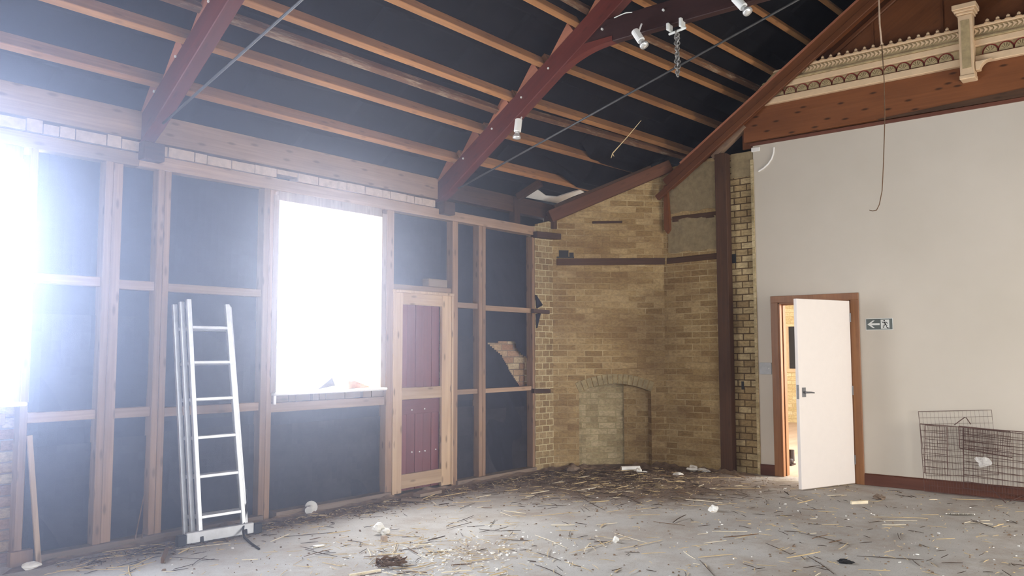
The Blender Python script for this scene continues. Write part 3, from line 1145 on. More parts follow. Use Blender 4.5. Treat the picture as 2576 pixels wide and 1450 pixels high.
m.build('pane', 'dark_glass', w3)
# a boot on the passage floor
p = F(1987, 1171)
m = MB()
m.blob((p[0], p[1], 0.045), (0.06, 0.045, 0.05), 3, 0.1)
m.tube([(p[0] + 0.03, p[1], 0.05), (p[0] + 0.035, p[1], 0.19)], [0.05, 0.046], 12)
m.box((p[0] - 0.06, p[1] - 0.045, 0.0), (p[0] + 0.085, p[1] + 0.045, 0.018))
tag(m.build('boot', 'leather', smooth=False), 'small dark boot standing on the passage floor beyond the open door', 'boot')

# ------------------------------------------------------------------ top of the white wall: boarded gable, beam, carved cornice
GO = 0.45                              # the gable rafter runs this far under the purlins


def gz(y):
    return rp(y) - GO


m = MB()
m.prism([(9.40, 4.10, 3.9), (9.40, -0.95, 3.9), (9.40, RIDGE, gz(RIDGE) - 0.02), (9.40, 4.10, gz(4.10) - 0.02)], (0.03, 0, 0))
gb = m.build('gable_boarding', 'gable', grain=(0, 1, -0.68), )
tag(gb, 'brown stained boarding filling the gable above the carved cornice', 'boarding')
gb['kind'] = 'thing'
for yy in (3.3, 2.55, 1.85, 1.1):
    m = MB()
    m.box((9.385, yy - 0.012, 4.75), (9.401, yy + 0.012, min(gz(max(yy, 2 * RIDGE - yy)) - 0.1, 6.2)))
    m.build('cover_strip', 'gable', gb, grain=GZ)
gr = thing('gable_rafter', (9.2, 5.17, gz(5.17)), 'brown moulded rafter climbing along the end gable over the white wall', 'rafter')
sdir = np.array([0, -1, SL]) / math.hypot(1, SL)
sn = np.array([0, SL, 1]) / math.hypot(1, SL)     # up, perpendicular to the slope


def sloped(m, x0, x1, y0, y1, top, depth, fz=gz):
    """beam along the slope between y0 and y1, its top at fz(y)+top, square cut"""
    a = np.array([0, y0, fz(y0) + top])
    b = np.array([0, y1, fz(y1) + top])
    q = [a, b, b - sn * depth, a - sn * depth]
    m.prism([(x0, p[1], p[2]) for p in q], (x1 - x0, 0, 0))


m = MB()
sloped(m, 9.20, 9.34, 5.10, RIDGE, 0.0, 0.15)
m.build('rafter', 'gable', gr, grain=tuple(sdir), bevel=0.004)
m = MB()
sloped(m, 9.17, 9.22, 5.20, RIDGE, -0.135, 0.075)
m.build('moulding', 'gable', gr, grain=tuple(sdir), bevel=0.006)
m = MB()
sloped(m, 9.185, 9.205, 4.85, RIDGE, 0.012, 0.02)
m.build('edge_strip', 'cleat', gr, grain=tuple(sdir))
m = MB()
sloped(m, 9.36, 9.40, 3.55, RIDGE, -0.22, 0.05)
m.build('panel_moulding', 'gable', gr, grain=tuple(sdir), bevel=0.01)
m = MB()
for x0_, x1_, y0_, top_, dep_ in ((9.20, 9.34, 5.10, 0.0, 0.15), (9.17, 9.22, 5.10, -0.135, 0.075)):
    a = np.array([0, 2 * RIDGE - y0_, gz(y0_) + top_])
    b = np.array([0, RIDGE, gz(RIDGE) + top_])
    sm = np.array([0, -SL, 1]) / math.hypot(1, SL)
    m.prism([(x0_, p[1], p[2]) for p in (a, b, b - sm * dep_, a - sm * dep_)], (x1_ - x0_, 0, 0))
o_ = m.build('gable_rafter', 'gable', grain=(0, 1, SL))
tag(o_, 'brown rafter climbing the end gable from the opposite side, beyond the bracket', 'rafter')
# thin brace below it
m = MB()
m.bar(B(1795, 398, 0.02), B(1876, 318, 0.02), 0.09, 0.06, side=(1, 0, 0))
tag(m.build('wall_brace', 'rail', grain=tuple(sdir)), 'greyish brace under the gable rafter above the corner post', 'brace')
# trimmer along the top of the chimney
m = MB()
a, b = D(1388, 560, 0.06), D(1690, 432, 0.06)
m.bar(a, b, 0.15, 0.15, side=(0, 0, 1), anchor=(0.0, 0.5))
tag(m.build('trimmer_beam', 'post2', grain=tuple(b - a), bevel=0.006), 'brown trimmer beam sloping along the top of the diagonal chimney face', 'beam')
m = MB()
a, b = D(1398, 530, 0.10), D(1640, 430, 0.10)
m.bar(a, b, 0.07, 0.06, side=(0, 0, 1), anchor=(0.0, 0.5))
tag(m.build('trimmer_strip', 'charred', grain=tuple(b - a)), 'dark strip lying on the trimmer beam over the chimney', 'strip')

m = MB()
m.box((XB - 0.055, YR, 3.965), (XB + 0.03, 4.045, 4.36))
tag(m.build('tie_beam', 'beam', grain=GY, bevel=0.004), 'knotty brown boxed beam along the top of the white wall', 'beam')
m = MB()
m.box((XB - 0.02, YR, 3.915), (XB + 0.03, 3.99, 3.95))
struct(m.build('trim_1', 'skirting', grain=GY))
m = MB()
m.prism([(XB - 0.057, 2.5, 3.955), (XB - 0.057, 0.6, 3.94), (XB - 0.057, 0.6, 4.05), (XB - 0.057, 2.5, 3.968)], (-0.006, 0, 0))  # dark piece added as the shade of the gap under the beam
tag(m.build('shadow_gap_strip', 'charred', grain=GY), 'dark tapering strip standing in for the shadow gap under the knotty boxed beam', 'strip')

XC = XB - 0.06
cor = thing('cornice', (XC, 2.6, 4.36), 'cream carved cornice with shell frieze and small finials above the brown beam', 'cornice')
cor['kind'] = 'thing'


def strip(name, z0, z1, out, mat, y_end=None):
    m = MB()
    y0 = (4.05 - (z0 - 4.36) / 0.9) if y_end is None else y_end
    y1 = (4.05 - (z1 - 4.36) / 0.9) if y_end is None else y_end
    m.prism([(XC - out, y0, z0), (XC - out, 2 * RIDGE - y0, z0), (XC - out, 2 * RIDGE - y1, z1), (XC - out, y1, z1)], (out + 0.06, 0, 0))
    return m.build(name, mat, cor, grain=GY, bevel=0.006)


strip('lower_moulding', 4.36, 4.435, 0.05, 'cream')
strip('red_line', 4.435, 4.447, 0.022, 'line_red')
strip('shell_frieze', 4.447, 4.535, 0.012, 'cream_green')
strip('plain_band', 4.535, 4.60, 0.05, 'cream')
strip('middle_bead', 4.60, 4.625, 0.065, 'cream_green')
strip('neck', 4.625, 4.645, 0.03, 'cream')
strip('leaf_frieze', 4.645, 4.725, 0.035, 'cream_green')
strip('top_bead', 4.725, 4.75, 0.055, 'cream')
# chevron leaf relief
m = MB()
y = 3.47
k = 0
while y > -0.25:
    z = 4.652
    m.prism([(XC - 0.034, y, z), (XC - 0.034, y - 0.045, z + 0.034), (XC - 0.034, y, z + 0.068), (XC - 0.034, y - 0.014, z + 0.034)], (-0.012, 0, 0))
    y -= 0.042
m.build('leaf_relief', 'cream', cor)
y = 3.86
n = 0
while y > -0.6:
    if not 1.48 < y < 1.74:
        m = MB()
        cz, r = 4.447, 0.060
        pts = [(XC - 0.012, y + r, cz)] + [(XC - 0.012, y + r * math.cos(t), cz + r * 1.25 * math.sin(t)) for t in [P * i / 10 for i in range(1, 10)]] + [(XC - 0.012, y - r, cz)]
        ring = [(XC - 0.012, y + (r + 0.012) * math.cos(t), cz + (r * 1.25 + 0.010) * math.sin(t)) for t in [P * i / 10 for i in range(0, 11)]]
        m.prism(pts, (-0.016, 0, 0))
        for i in range(1, 6):
            t = P * i / 6
            m.tube([(XC - 0.028, y, cz + 0.006), (XC - 0.034, y + r * 0.85 * math.cos(t), cz + r * 1.05 * math.sin(t))], [0.004, 0.008], 5)
        sh = m.build('shell', 'cream_green', cor)
        m = MB()
        m.tube(ring, 0.008, 5)
        m.build('shell_outline', 'line_red', sh)
    y -= 0.1365
y = 3.43
while y > -0.22:
    if not 1.50 < y < 1.70:
        m = MB()
        m.tube([(XC - 0.03, y, 4.748), (XC - 0.03, y, 4.758), (XC - 0.03, y, 4.768), (XC - 0.03, y, 4.785), (XC - 0.03, y, 4.80)], [0.040, 0.032, 0.016, 0.018, 0.005], 8)
        m.build('finial', 'cream', cor)
    y -= 0.0915
br = thing('bracket', (XC - 0.1, 1.6, 4.2), 'cream square pendant bracket with flared cap interrupting the carved cornice', 'bracket')
m = MB()
m.box((XC - 0.13, 1.535, 4.22), (XC + 0.02, 1.665, 4.86))
m.build('shaft', 'cream', br, bevel=0.008)
m = MB()
m.box((XC - 0.135, 1.56, 4.30), (XC - 0.128, 1.64, 4.80))
m.build('sunk_panel', 'cream_green', br)
m = MB()
for z0, z1, e in ((4.86, 4.885, 0.012), (4.885, 4.91, 0.028), (4.91, 4.965, 0.045)):
    m.box((XC - 0.13 - e, 1.535 - e, z0), (XC + 0.02, 1.665 + e, z1))
m.build('cap', 'cream', br, bevel=0.006)
m = MB()
m.box((XC - 0.14, 1.528, 4.19), (XC + 0.02, 1.672, 4.235))
m.build('foot', 'cream', br, bevel=0.008)
m = MB()
pts = [(XC - 0.02, 1.53, 4.36), (XC - 0.02, 1.38, 4.36)] + [(XC - 0.02, 1.38 + 0.11 * math.sin(t), 4.27 + 0.09 * math.cos(t) * 1.0) for t in [P / 2 * i / 8 for i in range(0, 9)]] + [(XC - 0.02, 1.53, 4.27)]
m.prism(pts, (-0.09, 0, 0))
m.build('corbel', 'cream', br, bevel=0.004)

# ------------------------------------------------------------------ roof timbers


def truss(x0, label, bolts, rod_label, spots=True, cleats=True):
    t = thing('roof_truss', (x0, RIDGE, 4.33), label, 'truss', 'red roof trusses')
    for s in (1, -1):
        m = MB()

        def mir(y):
            return y if s > 0 else 2 * RIDGE - y
        y0, y1 = 6.34, RIDGE
        a = np.array([0, y0, rp(y0)])
        b = np.array([0, y1, rp(y1)])
        pts = [a, b, b - (0, 0, 0.25), np.array([0, 6.20, rp(6.20)]) - sn * 0.20, np.array([0, 6.34, 3.03])]
        m.prism([(x0, mir(p[1]), p[2]) for p in pts], (0.11, 0, 0))
        m.build('rafter', 'truss', t, grain=(0, -s, SL), bevel=0.006)
    m = MB()
    m.box((x0 - 0.03, 6.12, 2.93), (x0 + 0.14, 6.24, 3.07))
    m.build('foot_block', 'charred', t, bevel=0.006)
    m = MB()
    cz0, cz1 = 4.325, 4.55
    m.prism([(x0 + 0.012, 4.42, cz0), (x0 + 0.012, 2 * RIDGE - 4.42, cz0), (x0 + 0.012, 2 * RIDGE - 4.1, cz1), (x0 + 0.012, 4.1, cz1)], (0.086, 0, 0))
    m.build('collar_beam', 'collar', t, grain=GY, bevel=0.006)
    for s in (1, -1):
        m = MB()
        pts = []
        for i in range(9):
            u = i / 8
            yy = 4.62 - 0.62 * u
            lo = (rp(4.62) - 0.245) * (1 - u) ** 2 + 2 * u * (1 - u) * (4.335) + cz0 * u * u
            pts.append((x0 + 0.006, yy if s > 0 else 2 * RIDGE - yy, lo))
        pts += [(x0 + 0.006, 4.0 if s > 0 else 2 * RIDGE - 4.0, cz0 + 0.05), (x0 + 0.006, 4.5 if s > 0 else 2 * RIDGE - 4.5, rp(4.5) - 0.12)]
        m.prism(pts, (0.098, 0, 0))
        m.build('haunch', 'truss', t, grain=GY)
    m = MB()
    for s in (1, -1):
        pts = [(x0 + 0.055, 6.0, 3.20), (x0 + 0.055, RIDGE, 4.44)]
        m.tube([(p[0], p[1] if s > 0 else 2 * RIDGE - p[1], p[2]) for p in pts], 0.010, 8)
    m.build('tie_rod', 'iron', t, smooth=True)
    for y in PUR_Y:
        yd = y + 0.02
        m = MB()
        h = 0.118
        a = np.array([0, yd, rp(yd)])
        pts = [a, a + sn * h, a - sdir * 0.34]
        m.prism([(x0 + 0.004, p[1], p[2]) for p in pts], (0.09, 0, 0))
        m.build('cleat', 'cleat', t, grain=tuple(sdir))
    for px, py in bolts:
        q = PX(px, py, x0 - 0.004)
        m = MB()
        m.tube([(x0 - 0.008, q[1], q[2]), (x0 + 0.01, q[1], q[2])], 0.011, 8)
        m.build('bolt', 'sign_white', t)
    return t


PUR_Y = [6.0, 5.635, 5.235, 4.85, 4.42, 3.96, 3.50]
tr1 = truss(6.3, 'red stained roof truss nearer the white end wall, carrying three white spotlights',
            [(1092, 477), (1165, 399), (1237, 324), (1311, 245), (1379, 172), (1514, 73), (1668, 25)], '')
tr2 = truss(3.0, 'red stained roof truss over the ladder, nearer the near window',
            [(524, 3), (441, 142), (387, 230), (329, 329)], '')

ORD = ['lowest', 'second', 'third', 'fourth', 'fifth', 'sixth', 'seventh', 'eighth', 'ninth', 'tenth', 'eleventh', 'twelfth']


def purlin(p, q, w, d, mat, label, group):
    """p, q: lower corner of the underside at both ends"""
    p, q = V(p), V(q)
    m = MB()
    dr = (q - p) / np.linalg.norm(q - p)
    up = sn - dr * (sn @ dr)
    up /= np.linalg.norm(up)
    sd = np.cross(up, dr)
    if sd[1] > 0:
        sd = -sd
    c = []
    for e in (p, q):
        c += [e, e + sd * w, e + sd * w + up * d, e + up * d]
    m.add(c, [(0, 3, 2, 1), (4, 5, 6, 7), (0, 1, 5, 4), (1, 2, 6, 5), (2, 3, 7, 6), (3, 0, 4, 7)])
    return tag(m.build('purlin' if mat == 'purlin' else 'roof_batten', mat, grain=tuple(dr), bevel=0.004), label, 'purlin' if mat == 'purlin' else 'batten', group)


left_rows = [(6.02, 'purlin'), (5.645, 'purlin'), (5.425, 'old_batten'), (5.25, 'purlin'), (4.855, 'purlin'), (4.42, 'purlin'), (4.30, 'old_batten'), (3.96, 'purlin'), (3.52, 'purlin')]
nP = nB = 0
for y, kind in left_rows:
    if kind == 'purlin':
        lb = 'orange purlin crossing both red trusses over the windows, %s above the eaves' % ORD[nP]
        nP += 1
        purlin((XK, y, rp(y)), (6.36, y - 0.01, rp(y - 0.01)), 0.055, 0.125, kind, lb, 'purlins over the windows')
    else:
        lb = 'plaster-stained thin old batten over the windows, %s' % ('the lower one' if nB == 0 else 'the higher one')
        nB += 1
        purlin((XK, y, rp(y) + 0.03), (6.36, y, rp(y) + 0.03), 0.06, 0.085, kind, lb, 'old battens over the windows')
right_rows = [((1197, 416), (1510, 490), 'purlin'), ((1260, 347), (1634, 447), 'purlin'), ((1317, 300), (1714, 407), 'old_batten'), ((1337, 270), (1720, 387), 'purlin'),
              ((1424, 184), (1795, 322), 'purlin'), ((1527, 113), (1868, 258), 'purlin'), ((1623, 111), (1893, 232), 'old_batten'), ((1710, 67), (1941, 190), 'purlin'),
              ((1879, 20), (2030, 115), 'purlin'), ((2057, 0), (2107, 37), 'purlin')]
nP = nB = 0
for a, b, kind in right_rows:
    p, q = RPX(*a), RPX(*b)
    d = (q - p) / (q[0] - p[0])
    xe = 10.3 if q[1] < 5.4 else (9.05 if q[1] < 5.7 else 8.6)
    xe = max(xe, q[0])
    p, q = p + d * (6.36 - p[0]), p + d * (xe - p[0])
    up = 0.03 if kind != 'purlin' else 0.0
    p, q = p + (0, 0, up), q + (0, 0, up)
    if kind == 'purlin':
        lb = 'orange purlin between the farther truss and the white end wall, %s above the eaves' % ORD[nP]
        nP += 1
        purlin(p, q, 0.055, 0.125, kind, lb, 'purlins towards the end wall')
    else:
        lb = 'plaster-stained old batten between the farther truss and end wall, %s one' % ('lower' if nB == 0 else 'higher')
        nB += 1
        purlin(p, q, 0.06, 0.085, kind, lb, 'old battens towards the end wall')

# pale board showing through the gap in the felt at the eaves
m = MB()
poly = [RPX(*q, 0.10) for q in ((1322, 497), (1344, 474), (1356, 480), (1375, 494), (1402, 496), (1430, 487), (1460, 478), (1470, 484), (1440, 495), (1402, 512))]
m.prism(poly, tuple(sn * 0.015))
tag(m.build('soffit_board', 'white_paint'), 'torn white board showing through the felt gap at the eaves by the chimney', 'board')
# dangling straw caught in the roof
m = MB()
a, b = PX(1541, 386, 7.5), PX(1613, 303, 7.5)
m.tube([b, (a + b) / 2 + (0, 0, -0.006), a, a + (0, 0.02, -0.05)], [0.003, 0.005, 0.006, 0.003], 6)
m.tube([a, a + (0.01, -0.012, -0.035)], [0.004, 0.002], 5)
tag(m.build('reed_stalk', 'straw'), 'single dry reed dangling below the roof felt near the chimney', 'reed')

# spotlights, hoist and wire on the farther truss


def spot(px, py, label, aim, top):
    q = PX(px, py, 6.24)
    aim = V(aim) / np.linalg.norm(aim)
    t = thing('spotlight', q, label, 'spotlight', 'white spotlights on the farther truss')
    m = MB()
    c = V(q)
    m.tube([c - aim * 0.075, c - aim * 0.07, c + aim * 0.055, c + aim * 0.06], [0.03, 0.036, 0.036, 0.03], 16)
    m.build('body', 'white_plastic', t)
    m = MB()
    m.tube([c + aim * 0.06, c + aim * 0.085, c + aim * 0.11, c + aim * 0.128, c + aim * 0.134], [0.024, 0.026, 0.042, 0.040, 0.010], 16)
    m.build('lamp', 'silver', t, smooth=True)
    m = MB()
    m.tube([c - aim * 0.02, (6.30, c[1], top)], 0.008, 8)
    m.build('arm', 'white_plastic', t)
    return t


spot(1303, 318, 'white spotlight hanging lowest, on the rafter foot side', (-0.15, 0.02, -1), 3.80)
spot(1606, 92, 'white spotlight under the collar beam, beside the hoist chain', (-0.1, -0.55, -0.85), 4.40)
spot(1861, 8, 'white spotlight under the collar beam, farthest from the rafter', (-0.1, -0.6, -0.8), 4.42)

q = PX(1697, 62, 6.3)
t = thing('hoist_chain', (6.34, q[1], 3.85), 'grey chain hanging from a white clamp on the collar beam', 'chain')
m = MB()
cy = q[1]
m.box((6.28, cy + 0.05, 4.27), (6.36, cy + 0.075, 4.335))
m.box((6.28, cy - 0.075, 4.27), (6.36, cy - 0.05, 4.35))
m.tube([(6.34, cy + 0.08, 4.25), (6.34, cy - 0.09, 4.27)], 0.012, 8)
m.build('clamp', 'sign_white', t, bevel=0.004)
m = MB()
for k in range(17):
    z = 4.245 - k * 0.0235
    w = 0.022 + 0.005 * math.sin(k * 0.7)
    ang = k * P / 2.3
    pts = [(6.34 + w * math.cos(a) * math.cos(ang), cy + w * math.cos(a) * math.sin(ang), z + 0.02 * math.sin(a)) for a in [2 * P * i / 10 for i in range(11)]]
    m.tube(pts, 0.006, 6)
m.build('links', 'rope', t)
m = MB()
m.tube([PX(*s, 6.26) for s in ((1545, 45), (1560, 38), (1575, 32), (1590, 31))], 0.005, 6)
tag(m.build('loose_wire', 'sign_white'), 'short white wire sticking out where collar beam meets rafter', 'wire')

# hanging cable
m = MB()
pts = [PX(2211, -160, 8.0), PX(2211, 0, 8.0), PX(2213, 60, 8.0), PX(2218, 112, 8.0)]
t = thing('hanging_cable', pts[0], 'thin loose cable hanging from the roof in front of the white wall', 'cable')
topp = pts[0].copy()
rz = rp(topp[1], OFF)
m.tube([(topp[0], topp[1], rz)] + pts, 0.008, 8)
m.build('sheath', 'cable_tan', t, smooth=True)
m = MB()
m.tube([PX(*s, 8.0) for s in ((2218, 110), (2224, 200), (2226, 290), (2225, 330), (2222, 420), (2219, 480), (2212, 515), (2205, 529), (2195, 531), (2187, 529))],
       [0.0045] * 9 + [0.003], 8)
m.build('core', 'twig', t, smooth=True)

# ------------------------------------------------------------------ aluminium ladder
lad = thing('ladder', (3.5, 5.9, 0), 'aluminium triple extension ladder leaning on the felt between the stud pairs', 'ladder')


def lad_pt(px, py, off):
    return A(px, py, off)


BL, BR = F(504, 1366), F(614, 1347)
TL, TR = A(474, 753, 0.17), A(570, 760, 0.17)
ldir = (TL - BL) / np.linalg.norm(TL - BL)
wdir = (BR - BL) / np.linalg.norm(BR - BL)
ndir = np.cross(wdir, ldir)
if ndir[1] < 0:
    ndir = -ndir
LL = float(np.linalg.norm(TL - BL))
WL_ = float(np.linalg.norm(BR - BL))
for k in range(3):
    o3 = ndir * 0.074 * k
    sec = None
    m = MB()
    e = 0.03 * k
    m.bar(BL + o3 - wdir * 0.024 * k, TL + o3 - wdir * 0.024 * k + ldir * (0.0 - 0.012 * k), 0.034, 0.038, side=tuple(wdir))
    s1 = m.build('stile', 'alu', lad, grain=GZ, bevel=0.004)
    m = MB()
    m.bar(BR + o3 + wdir * 0.046 * k, TR + o3 + wdir * 0.046 * k - ldir * 0.02, 0.034, 0.038, side=tuple(wdir))
    m.build('stile', 'alu', lad, grain=GZ, bevel=0.004)
    for py in (825, 912, 1003, 1097, 1192, 1290):
        f = A(535, py, 0.22)
        zt = f[2] - BL[2]
        a = BL + ldir * (zt / ldir[2]) + o3
        d2 = (TR - BR) / np.linalg.norm(TR - BR)
        b = BR + d2 * (zt / d2[2]) + o3 + wdir * 0.046 * k
        a = a - wdir * 0.024 * k
        m = MB()
        m.bar(a, b, 0.026, 0.028, side=tuple(ldir))
        m.build('rung', 'alu', lad, bevel=0.004)
m = MB()
m.bar(BL - wdir * 0.12 + (0, 0, 0.05) - ndir * 0.01, BR + wdir * 0.07 + (0, 0, 0.05) - ndir * 0.01, 0.085, 0.035, side=(0, 0, 1))
m.build('stabiliser_bar', 'alu', lad, bevel=0.005)
for s, e in ((-1, BL - wdir * 0.12), (1, BR + wdir * 0.07)):
    m = MB()
    m.bar(e + (0, 0, 0.04) - ndir * 0.01, e + wdir * s * 0.07 + (0, 0, 0.04) - ndir * 0.01, 0.08, 0.045, side=(0, 0, 1))
    m.build('end_cap', 'black', lad, bevel=0.006)
for e in (BL, BR):
    m = MB()
    m.bar(e + (0, 0, -0.0), e + ldir * 0.05, 0.03, 0.068, side=tuple(wdir))
    m.build('foot', 'black', lad, bevel=0.004)
m = MB()
sp = [A(620, 1230, 0.28), A(622, 1265, 0.30), A(617, 1300, 0.33), F(611, 1335, 0.05), F(614, 1352, 0.012), F(632, 1368, 0.008), F(652, 1382, 0.006)]
m.tube(sp, 0.009, 6)
tag(m.build('strap', 'black'), 'black strap hanging off the ladder and trailing on the floor', 'strap')
# leaning battens
m = MB()
a, b = F(54, 1405), A(74, 1096, 0.06)
a[1] = min(a[1], 6.12)
m.bar(a + (0, 0, 0.0), b, 0.032, 0.02, side=(1, 0, 0))
tag(m.build('leaning_batten', 'new_pine', grain=GZ), 'clean pale batten leaning on the stud below the near window', 'batten')
m = MB()
p = A(45, 1405, 0.02)
m.box((p[0] - 0.05, YA - 0.03, 0), (p[0] + 0.09, YA + 0.03, 0.10))
tag(m.build('wood_block', 'stud', grain=GZ), 'small rough wood block at the foot of the near window stud', 'block')
for k, (q0_, q1_, lb) in enumerate((((340, 1352), (363, 1242), 'long thin stick leaning in the corner by the stud pair'), ((357, 1350), (361, 1325), 'short thin stick beside the long leaning stick'))):
    m = MB()
    a, b = A(*q0_, 0.06), A(*q1_, -0.03)
    a[2] = 0.05
    m.tube([a, b], [0.006, 0.004], 6)
    tag(m.build('leaning_stick', 'twig'), lb, 'stick')

# wedges of debris on the far sill
m = MB()
q = [A(*s, -0.08) for s in ((798, 968), (836, 938), (844, 958))]
dz = 1.092 - q[0][2]
q = [p + (0, 0, dz) for p in q]
m.prism(q, (0.0, 0.05, 0.0))
tag(m.build('slate_fragment', 'slate'), 'dark pointed slate fragment lying on the far window sill', 'fragment')
m = MB()
q = [A(*s, -0.03) for s in ((877, 965), (877, 946), (892, 945), (935, 963))]
dz = 1.092 - q[0][2]
q = [p + (0, 0, dz) for p in q]
q[3][2] = 1.095
m.prism(q, (0.0, 0.07, 0.0))
tag(m.build('brick_fragment', 'brick_red', bevel=0.003), 'broken orange brick piece lying on the far window sill', 'brick')

# ------------------------------------------------------------------ sign, plate, wire crate on the white wall
sg = thing('exit_sign', B(2212, 815), 'grey-green exit sign with white arrow and running figure on the white wall', 'sign')
sa, sb = B(2179, 802), B(2245, 831)
sy0, sy1 = sa[1], B(2245, 816)[1]
sz1, sz0 = 1.79, 1.675
sw, sh_ = sy0 - sy1, sz1 - sz0


def S(s, t, o):                       # s along the sign, t up it, both 0..1
    return (XB - o, sy0 - s * sw, sz0 + t * sh_)


def sign_poly(pts, o0, o1, name, mat):
    m = MB()
    m.prism([S(s, t, o0) for s, t in pts], (-(o1 - o0), 0, 0))
    return m.build(name, mat, sg, recalc=True)


sign_poly([(-0.025, -0.055), (1.025, -0.055), (1.025, 1.055), (-0.025, 1.055)], 0.0, 0.004, 'backing', 'sign_white')
sign_poly([(0, 0), (1, 0), (1, 1), (0, 1)], 0.004, 0.006, 'field', 'sign_green')
sign_poly([(0.05, 0.5), (0.26, 0.86), (0.335, 0.86), (0.20, 0.6), (0.52, 0.6), (0.52, 0.42), (0.20, 0.42), (0.335, 0.14), (0.26, 0.14)], 0.006, 0.0075, 'arrow', 'sign_white')
sign_poly([(0.565, 0.07), (0.89, 0.07), (0.89, 0.93), (0.565, 0.93)], 0.006, 0.0075, 'square', 'sign_white')
m = MB()


def limb(pts, r):
    m.tube([S(s, t, 0.0085) for s, t in pts], r, 6)


cc = S(0.70, 0.82, 0.0085)
m.blob(cc, (0.001, 0.008, 0.008), 0, 0.0, 10, 8)
limb([(0.715, 0.70), (0.745, 0.46)], 0.0055)
limb([(0.715, 0.68), (0.655, 0.62), (0.615, 0.72)], 0.003)
limb([(0.72, 0.70), (0.79, 0.66), (0.83, 0.55)], 0.003)
limb([(0.745, 0.46), (0.68, 0.36), (0.68, 0.18), (0.655, 0.17)], 0.0038)
limb([(0.745, 0.46), (0.80, 0.36), (0.775, 0.22), (0.84, 0.16)], 0.0038)
limb([(0.80, 0.12), (0.88, 0.12)], 0.003)
m.build('running_figure', 'black', sg)

sp_ = thing('switch_plate', B(1927, 928), 'square grey blank plate on the white wall edge beside the door frame', 'plate')
m = MB()
a, b = B(1911, 912), B(1942, 944)
m.box((XB - 0.012, a[1], 1.31), (XB, b[1], 1.17))
m.build('cover', 'grey_plate', sp_, bevel=0.004)
m = MB()
m.tube([(XB - 0.014, b[1] + 0.03, 1.24), (XB - 0.011, b[1] + 0.03, 1.24)], 0.007, 10)
m.build('screw', 'sign_white', sp_)

cr = thing('wire_crate', (9.2, 1.7, 0), 'folded rusty wire dog crate leaning against the white wall', 'crate')


def wire_panel(name, tl, tr, br, bl, off, nh, nv, r, rf, label=None):
    c = [B(*q, off) for q in (tl, tr, br, bl)]
    for p in c:
        p[2] = max(p[2], rf)

    def at(u, v):
        return (c[0] * (1 - u) + c[1] * u) * (1 - v) + (c[3] * (1 - u) + c[2] * u) * v
    m = MB()
    m.tube([c[0], c[1], c[2], c[3], c[0]], rf, 6)
    for i in range(1, nh):
        m.tube([at(0, i / nh), at(1, i / nh)], r * 1.7, 5)
    for i in range(1, nv):
        m.tube([at(i / nv, 0), at(i / nv, 1)], r, 5)
    o = m.build(name, 'wire', cr)
    if label:
        o['label'] = label


wire_panel('wire_panel', (2310, 1036), (2494, 1032), (2512, 1195), (2330, 1198), 0.03, 10, 18, 0.0008, 0.003, 'tall light wire panel at the back')
wire_panel('wire_panel', (2314, 1067), (2660, 1094), (2660, 1282), (2326, 1236), 0.10, 11, 46, 0.0012, 0.0045)
wire_panel('wire_panel', (2412, 1073), (2541, 1086), (2546, 1152), (2414, 1128), 0.075, 5, 30, 0.0014, 0.0055, 'small dense wire panel')
wire_panel('wire_door', (2327, 1070), (2382, 1075), (2384, 1198), (2326, 1191), 0.125, 7, 9, 0.0015, 0.004)
wire_panel('wire_panel', (2424, 1076), (2600, 1095), (2600, 1255), (2424, 1228), 0.05, 9, 14, 0.0018, 0.0042)
m = MB()
m.tube([B(*s, 0.08) for s in ((2400, 1070), (2426, 1051), (2431, 1052), (2442, 1068))], 0.0045, 6)
m.build('carry_handle', 'wire', cr)
m = MB()
m.tube([F(2492, 1228, 0.10), F(2530, 1266, 0.01)], 0.004, 6)
m.tube([F(2540, 1262, 0.01), F(2600, 1236, 0.08)], 0.004, 6)
m.build('support_wire', 'wire', cr)
m = MB()
p = B(2474, 1163, 0.15)
m.blob(p, (0.02, 0.052, 0.05), 9, 0.45, 14, 10)
tag(m.build('plastic_wrapper', 'plastic_film'), 'crumpled clear plastic caught on the wire crate', 'wrapper')

# ------------------------------------------------------------------ litter on the floor: single larger things first


def floor_thing(name, mat, px, py, fn, label, cat, **kw):
    p = F(px, py)
    m = MB()
    fn(m, p)
    return tag(m.build(name, mat, **kw), label, cat)


floor_thing('plaster_lump', 'plaster', 955, 1344, lambda m, p: (m.blob(p + (0, 0, 0.04), (0.055, 0.05, 0.045), 4, 0.35), m.blob(p + (0.02, -0.05, 0.022), (0.04, 0.035, 0.025), 8, 0.3)),
            'bright white lump lying alone on the floor below the far window', 'lump')
floor_thing('brick_cube', 'course', 966, 1362, lambda m, p: m.box(p + (-0.018, -0.02, 0), p + (0.018, 0.02, 0.04)), 'small pinkish cube beside the bright white lump', 'brick')
floor_thing('pipe_cap', 'white_plastic', 779, 1293, lambda m, p: (m.tube([p + (-0.035, -0.03, 0.035), p + (0.03, 0.02, 0.04)], [0.034, 0.034], 14), m.tube([p + (0.03, 0.02, 0.05), p + (0.038, 0.027, 0.051)], [0.056, 0.056], 16)),
            'white flanged pipe cap on the sole plate below the far window', 'cap')
floor_thing('white_tube', 'white_plastic', 1588, 1186, lambda m, p: m.tube([p + (-0.10, 0.08, 0.032), p + (0.08, -0.07, 0.032)], 0.03, 12), 'short white tube on the rubble in front of the fireplace', 'tube')
floor_thing('crumpled_tissue', 'plaster', 1609, 1191, lambda m, p: (m.blob(p + (0, 0, 0.03), (0.035, 0.04, 0.03), 5, 0.5), m.blob(p + (0.0, -0.05, 0.015), (0.03, 0.04, 0.014), 6, 0.4)), 'crumpled white scrap at the end of the white tube', 'scrap')
